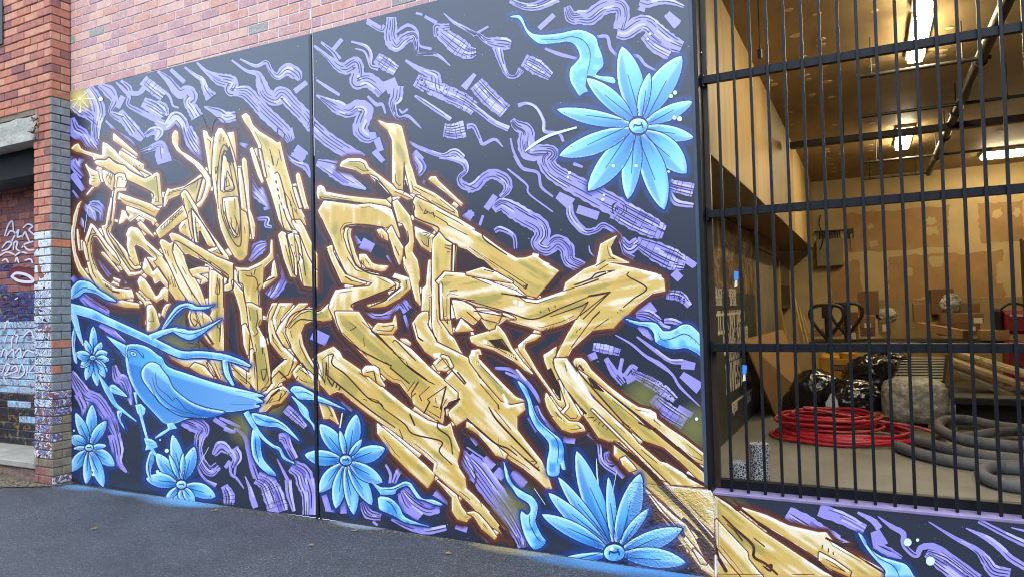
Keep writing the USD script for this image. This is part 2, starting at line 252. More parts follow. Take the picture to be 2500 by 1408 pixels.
# --- purple brush strokes. kinds: (none) flowing bands, b = cut into blocks, d = dry brush
PURPLE = '''
A 760,760(90) 820,850(110) 850,960(120) 830,1060(90) 820,1180(70) 850,1240(50)
A 620,900(70) 700,960(90) 760,990(80) 840,1060(60)
A 610,1020(70) 640,1120(120) 700,1160(120) 760,1250(110) 830,1310(60)
A 610,1290(30) 700,1370(120) B 640,60(110) 730,170(90)
A 850,730(40) 940,790(110) 985,870(60) 950,960(30) 1000,1000(60) 1080,1040(90) 1150,1120(110) 1230,1200(60)
A 1000,710(15) 1060,770(30) 1110,830(35) 1100,900(30) 1180,950(40) 1300,1010(50) 1408,1060(50)
A 1040,695(20) 1110,750(40) 1130,800(40) 1200,800(40) 1260,730(50)
b A 1230,690(90) 1340,780(100) 1408,830(90)
A 1230,880(90) 1330,930(120) 1408,990(80)
b A 1060,830(50) 1010,930(50)
A 1030,960(60) 1120,1080(90) 1160,1140(90)
A 1250,1170(40) 1310,1130(70) 1365,1140(90) 1340,1210(20)
A 910,1040(15) 1000,1130(25) 1120,1220(40) 1180,1310(40) 1270,1290(45) 1380,1250(80) E 60,1330(130) 80,1400(130)
E 20,615(20) 110,690(60) 200,800(90) 280,790(110) 310,840(110) 280,880(80) 320,940(100) 360,1010(110)
b E 130,600(30) 250,710(40)
E 0,770(60) 90,800(25) 130,850(22) 150,910(18) 200,930(14)
E 0,900(90) 60,940(110) 90,1000(60) ; E 0,1050(40) 90,1090(70) 170,1010(100) 230,1060(100) 250,1130(80)
E 265,1100(90) 310,1200(120) 370,1290(130) 430,1360(110)
E 250,580(18) 340,650(30) 400,690(45) 430,770(60) 480,840(110)
E 355,540(16) 440,620(35) 540,680(100) 620,700(120) 660,720(110) 640,780(90) 700,790(80) 780,800(120) 860,880(110) 940,970(120) 1050,1070(120) 1120,1140(110) 1160,1220(60)
E 655,520(16) 780,610(25) 880,640(50) 910,720(100) 950,810(110) 1030,850(130) 1090,810(130) 1180,900(120) 1290,1010(120) 1345,1090(110) I 10,1080(110) 130,1190(120) 280,1290(120) 440,1380(110)
E 725,510(14) 860,570(28) 950,540(35) 990,610(40) 1050,660(60) 1130,600(110) 1210,640(110) 1240,690(40)
E 420,920(16) 540,970(80) 600,1010(100) 690,1000(80)
E 720,1235(20) 790,1260(40) ; E 730,1330(20) 790,1380(30)
d E 1190,1290(110) 1290,1360(100)
b E 1195,790(45) 1300,710(45)
E 1080,1190(30) 1120,1330(26) 1200,1400(30) F 1290,100(60) 1330,190(12)
b E 1140,1110(80) 1170,1200(60)
F 860,260(60) 800,190(100) 860,290(130) 940,380(100) 970,450(12)
F 930,460(25) 1010,450(30) 1060,540(12)
F 870,545(30) 960,545(40) 950,600(35) 1000,615(25)
F 800,900(60) 880,800(120) 960,760(60)
F 1050,850(60) 1080,1000(150) 1040,1120(130) 980,1210(90)
C 610,520(60) 680,640(110) 740,720(120) 830,760(120) 900,850(110) 960,950(110) 1000,1050(60)
C 680,700(90) 730,810(80) 720,900(40)
C 985,460(30) 1010,560(90) 1070,600(100) 1110,720(60) 1130,800(15)
C 980,1050(110) 1010,1180(110) 1020,1290(60) 1090,1380(18)
B 770,420(50) 830,430(90) 880,480(60) 880,560(40)
B 860,880(60) 950,1000(90) 1040,1060(60) 1090,1100(20)
B 620,1040(50) 680,1100(60)
B 690,1190(60) 790,1280(100) 900,1350(110) C 940,20(60)
C 870,100(70) 960,170(60) 1080,260(12)
b B 620,160(60) 720,300(40)
B 625,300(16) 700,400(20) 790,500(70) 820,560(20)
B 650,600(20) 690,560(60) 720,620(12)
G 230,930(100) 330,960(150) 410,1010(110) 380,1080(90) 370,1180(60) 400,1290(70) 470,1370(90) 540,1320(70)
G 500,1230(40) 560,1160(110) 620,1190(70) 640,1220(40)
G 660,1180(110) 700,1250(90) 660,1340(40) ; G 600,1340(30) 640,1280(30)
H 640,420(25) 650,520(22) 700,560(22) 760,645(10)
H 690,420(22) 680,530(20)
G 500,920(40) 600,985(40) ; G 550,910(20) 640,950(30) 730,990(20) ; G 590,1000(40) 670,1030(30) 690,1000(20)
G 690,1000(20) 770,1080(35) 800,1200(40) 840,1330(40) H 880,570(30)
b H 870,550(110) 960,600(150) 1010,700(180) 1060,850(170)
H 770,540(10) 810,640(30) 830,720(50) 860,810(50)
H 1060,210(60) 1110,210(90) 1140,280(70) 1200,390(60)
H 1045,390(10) 1110,520(26) 1140,580(30)
H 1170,450(110) 1260,510(150) 1290,600(160) 1320,700(130) 1320,870(110)
H 1140,570(60) 1150,690(60) 1190,840(30)
b H 590,620(60) 630,700(100) 630,780(90)
H 780,280(12) 820,470(22) 850,560(20)
H 355,390(16) 370,480(18) 430,570(20) 520,620(40)
b G 1120,830(80) 1200,900(80) 1290,990(40)
I 25,395(20) 140,490(40) 230,570(80) 300,590(110) 380,550(120) 400,630(110) 390,710(120) 480,690(130) 560,740(130) 620,800(120)
I 85,365(20) 190,450(35) 240,520(60)
b I 190,430(35) 265,340(35)
I 345,360(16) 470,400(26) 515,470(26) 510,565(28) 580,590(50)
I 375,420(10) 460,450(18) 505,560(22)
b I 560,500(100) 650,560(120) 730,610(90)
I 45,690(16) 150,760(30) 245,820(24)
I 45,820(16) 150,880(70) 220,920(120) 320,960(110) 400,920(120) 470,950(130) 440,1040(130) 420,1120(130) 480,1180(110) 560,1170(60)
b I 640,760(110) 740,720(110)
I 740,740(110) 730,840(110) 700,890(70) 720,980(40) 760,1020(34) 830,1000(26) 900,1060(22) 945,1105(8)
I 485,830(20) 560,900(34) 610,900(26) 640,980(14)
I 755,940(14) 785,970(20) 830,940(18)
I 480,170(26) 600,240(26) ; I 475,195(24) 600,265(26) 640,230(60)
I 690,150(80) 690,230(100) 680,300(110) 700,370(120) 740,400(90) 800,340(100) 880,310(80) 905,390(44) 910,460(34) 1000,470(26) 1090,480(30) 1195,568(10)
I 730,280(20) 830,220(28) 910,270(22) 930,390(18) 1035,425(24)
I 900,115(20) 955,130(18) ; I 975,145(26) 1080,200(34)
I 1065,320(20) 1075,240(60) 1110,250(90) 1190,240(70)
b I 1110,280(110) 1250,390(160) 1350,450(130) M 80,450(60)
I 1140,118(8) 1220,190(26) 1310,240(34) 1400,290(38) M 100,300(32) 165,350(50) 250,370(100) 330,380(110) 380,390(70)
M 260,400(90) 300,540(55) 350,650(35) 420,660(30) 470,600(60)
b M 490,520(110) 600,580(140) 720,660(80)
b M 50,310(22) 185,230(18)
I 810,520(20) 900,580(40) 1000,630(60) 1060,660(100) 1070,740(110) 1090,800(90) 1160,850(40) 1300,910(40)
d I 900,690(110) 1000,740(130) 1150,800(140) 1300,870(140) 1408,940(120)
I 890,825(20) 960,870(36) 1080,950(40) 1200,1030(36)
b I 1140,1120(110) 1220,1130(130) 1320,1110(150)
M 0,1090(50) 60,1090(40) 110,1190(30) 140,1240(30) 240,1200(26) 310,1265(10)
b I 1310,760(60) M 70,640(34)
b M 80,720(140) 200,850(150) 330,960(130)
M 440,910(36) 520,890(22) 600,930(24) 660,1040(26) 670,1130(30) 790,1150(26) 830,1220(24)
M 0,890(70) 100,950(44) 230,1050(46) 360,1110(50)
M 390,1030(40) 430,1080(90) 510,1130(130) 510,1240(150) 540,1310(150) 640,1310(130) 720,1320(140) N 680,40(150) 730,130(150) 850,210(160) 1000,290(170) 1150,370(180) 1300,450(180) R 380,470(180)
b R 360,450(190) 520,540(200) 680,620(180) 780,660(120)
M 375,1190(14) 400,1300(20) 450,1400(20) N 410,0(26) 480,110(30) 610,150(24) 640,270(24) 740,355(16)
M 370,10(40) 500,60(60) 620,50(80) 780,-20(90)
M 860,60(60) 900,150(110) 980,150(120) 1060,150(140) 1170,70(130) 1300,50(130) 1340,120(120) 1310,260(110)
Q 380,270(120) 450,280(130) 560,210(140) 640,210(140) 720,280(150) 820,360(150) 930,410(110)
Q 600,310(60) 700,400(110) 830,470(110)
Q 570,20(60) 640,40(60) 740,15(60) 840,20(50) 950,60(26)
Q 205,320(26) 290,320(28) 320,420(28) 380,485(26)
Q 490,480(26) 560,490(26) 620,560(24) 715,612(14)
b M 620,250(44) 750,130(44)
M 670,420(20) 800,470(34) 960,510(20)
d Q 560,60(60) 620,80(60) ; d Q 800,120(60) 900,220(90)
N 0,290(70) 80,260(90) 150,190(80) 230,160(90) 330,210(100) 350,290(70) 290,360(40)
N 230,470(60) 300,420(110) 400,470(150) 500,530(150) 620,600(150) 650,680(140) 610,760(120) 690,800(120) 780,740(120) 860,800(130) 880,900(110) 1000,960(100)
N 350,115(14) 450,195(20) 520,260(16) 540,335(14) 740,485(12)
b N 780,340(70) 900,420(110)
N 880,420(60) 900,530(70) 1010,650(60) 1110,640(50) 1180,600(50) 1310,690(40) R 440,830(36) 520,880(40)
b N 950,460(70) 1130,520(70)
b N 165,460(50) 245,345(50)
N 240,650(40) 290,630(46) 400,690(36) 420,800(30)
N 110,600(24) 140,515(22) ; N 0,560(60) 40,480(60) ; N 1050,775(8) 1060,830(14) 1110,880(8)
R 410,720(60) 480,790(110) 560,740(90)
b R 540,740(90) 700,820(170) 850,890(190) 960,930(120)
b R 860,1000(70) 920,1060(70) ; d R 960,890(60) 1050,950(60)
d R 800,1190(80) 920,1210(90) 1000,1290(50)
b R 560,1390(110) 690,1290(100)
b R 820,230(80) 860,260(100) 1030,300(120) ; R 830,310(30) 880,400(60) 1030,430(40)
b R 280,150(70) 350,190(90)
R 0,70(30) 80,100(20)
b S 170,300(70) 280,320(80) 400,350(60) ; S 130,400(60) 200,370(60)
S 420,400(30) 400,520(34) 440,540(30) 500,470(34) 550,490(30)
S 280,400(40) 350,520(70) 430,620(50) ; d S 450,590(70) 520,560(60)
d S 490,520(60) 650,600(90) 780,680(100) 880,760(60)
b S 680,740(90) 800,850(140) 960,950(130) ; b S 900,820(50) 1020,890(50)
S 360,200(8) 500,280(20) 620,380(24) 740,450(40) 850,540(20) 920,650(24) 1085,810(8)
S 545,215(16) 700,330(34) 830,420(36) 940,430(50)
b S 930,450(80) 1045,470(60)
b S 930,540(60) 1090,660(110)
S 560,130(30) 620,180(60) 680,240(20)
S 780,80(40) 850,80(50) 930,110(40) ; S 700,60(60) 760,130(60) 830,150(50)
b S 540,20(60) 640,30(100) 740,90(70)
S 200,540(20) 300,620(40) ; S 350,690(30) 420,730(30) ; S 460,760(30) 580,800(40)
O 240,485(26) 380,500(30) 500,590(34) 580,690(34) 630,780(24)
O 330,520(20) 450,580(26) 530,690(20)
O 590,810(40) 640,930(70) 740,1040(70)
O 530,910(26) 600,1030(26)
P 0,380(120) 100,500(190) 230,680(190) 360,860(170) 470,1060(130) 490,1150(100)
P 830,220(60) 930,240(50) ; O 1030,1040(30) 1130,1130(34) 1160,1290(36) 1290,1390(40)
P 1200,330(50) 1230,400(90) 1320,380(60) ; P 1270,450(60) 1350,550(40)
P 40,200(40) 100,260(60) ; b P 150,380(50) 230,460(60) ; b P 250,490(80) 320,550(80)
P 90,970(60) 200,1090(70)
P 0,290(14) 150,390(14)
d P 390,500(70) 500,620(80)
b K 10,190(100) 140,250(90)
K 270,760(50) 360,840(50)
K 480,0(30) 560,40(40) 700,20(30) ; K 800,30(26) 830,120(24) 870,180(10)
L 640,440(18) 680,520(24) 675,600(24)
L 710,600(40) 740,520(50) 770,480(60)
L 770,680(60) 820,790(110) 940,890(80)
L 790,650(60) 880,740(120) 1000,810(130) 1100,800(110)
L 440,760(50) 490,860(90) 600,890(60) ; L 530,930(20) 570,960(20)
L 270,740(60) 280,860(60)
L 110,700(50) 150,830(50) ; L 120,830(20) 200,840(20)
L 690,910(20) 850,980(50) 1000,1010(60) 1160,980(50)
L 1260,300(50) 1330,400(110) 1400,560(110)
L 560,190(30) 600,240(20) ; L 860,320(30) 950,400(30) ; L 1000,430(30) 1080,540(30) ; L 1060,680(60) 1200,780(40) ; L 840,540(40) 900,620(30)
b L 1240,970(40) 1340,1000(50)
J 50,60(60) 200,120(150) 300,200(120) 470,290(20)
b J 430,750(100) 530,800(90)
J 650,860(18) 690,920(16) ; J 375,690(20) 410,760(50)
J 470,1340(18) 560,1385(30) 700,1330(30) 770,1260(80) 830,1330(90)
J 870,10(90) 930,100(120) 900,170(60)
b J 950,240(70) 1040,290(60)
J 1100,20(20) 1200,20(50) 1310,60(60) 1330,130(40) 1275,190(40) 1300,250(70) 1400,290(70)
J 1310,540(60) 1390,490(60)
J 560,1410(10) 700,1390(30)
I 560,1190(60) 600,1300(50) ; b I 540,1300(50) 620,1390(40)
I 820,1210(20) 950,1280(34) 1130,1340(40) 1230,1320(90) 1300,1370(80)
I 860,1330(120) 930,1400(120)
U 0,830(110) 200,900(110) 390,1000(90)
T 1490,850(110) 1640,940(150) 1760,1010(130) U 130,1060(80) 300,1130(20)
U 330,850(20) 460,920(50) 520,990(60)
b U 480,1010(80) 530,1140(130)
U 480,1130(60) 600,1190(80) 710,1240(30)
U 505,885(8) 620,970(40) 720,1030(50) 730,1130(46) 830,1220(46) 880,1150(50) 1000,1150(60) 1180,1270(60) 1370,1420(80)
U 920,1200(70) 1060,1280(150) 1250,1420(150)
U 940,930(8) 1150,1060(30) 1350,1170(50) 1430,1260(90) 1500,1350(110) 1640,1380(100)
U 1260,985(10) 1440,1070(50) 1560,1160(60) 1640,1240(60) 1770,1320(60)
U 1370,920(40) 1600,1040(50) 1770,1120(60)
U 1650,980(8) 1770,1010(20)
'''
def do_purple():
    k = 0
    for ln in PURPLE.strip().splitlines():
        for seg in ln.split(';'):
            el = element('purple_brush_stroke')
            seg = seg.strip(); kind = ''
            if seg[0] in 'bd' and seg[1] == ' ': kind, seg = seg[0], seg[2:]
            pts, ws = trace(seg); k += 1; R = np.random.default_rng(k)
            q, n, w = ribbon(pts, ws, 9)
            wj = w*(1+.05*np.sin(np.arange(len(w))*1.3+k))
            base = band(q, n, wj, -1, 1)
            wm = max(ws); N = len(q)
            if wm > 14 and R.random() < .8:                    # ragged ends
                pass
            lines = []; m_ = max(0, int(round(wm/7.2))-1)
            for j in range(m_):
                o = -1+2*(j+1)/(m_+1)+R.uniform(-.06, .06)
                i0 = int(R.uniform(0, 4))
                while i0 < N-3:
                    L = int(R.uniform(9, 26)); i1 = min(N, i0+L)
                    if R.random() < .78 and w[i0:i1].min() > 7:
                        c = q[i0:i1]+n[i0:i1]*(w[i0:i1]*o/2)[:, None]
                        if len(c) > 2: lines.append(line(c, R.uniform(2.0, 3.3), .3, False))
                    i0 = i1+int(R.uniform(1, 6))
            cuts = []
            if kind:
                i = 2
                while i < N-1:
                    if R.random() < .75:
                        a, b_ = q[i]-n[i]*w[i]*.6, q[i]+n[i]*w[i]*.6
                        cuts.append(LineString([a, (a+b_)/2+R.normal(0, .6, 2), b_]).buffer(.6))
                    i += int(R.uniform(2, 5))
            if kind == 'd':
                for _ in range(int(base.area/90)):
                    i = R.integers(0, N); c = q[i]+n[i]*w[i]*R.uniform(-.55, .55)
                    cuts.append(Point(c).buffer(R.uniform(.8, 3.2), quad_segs=2))
            if cuts: base = base.difference(unary_union(cuts))
            paint(1, el, base, PUR*(1+R.uniform(-.08, .08)))
            light = []
            if wm > 10:
                for j in range(max(1, m_)):
                    if R.random() < .3: continue
                    o = -1+2*j/(m_+1) if m_ else -.5; i0 = int(R.integers(0, max(1, N-8))); i1 = min(N, i0+int(R.uniform(9, 30)))
                    if i1-i0 > 2: light.append(band(q, n, w, o+.03, o+1.8/(m_+1), i0, i1))
            if light: paint(2, el, unary_union(light).intersection(base), PUL)
            if wm > 18:
                i0 = int(R.integers(0, max(1, N-8))); i1 = min(N, i0+12)
                if i1-i0 > 2:
                    o = R.uniform(-.9, .5); dk = band(q, n, w, o, o+.35, i0, i1).intersection(base)
                    paint(2, el, dk, PUD)
            if lines: paint(3, el, unary_union(lines).intersection(base.buffer(1)), INK)
do_purple()
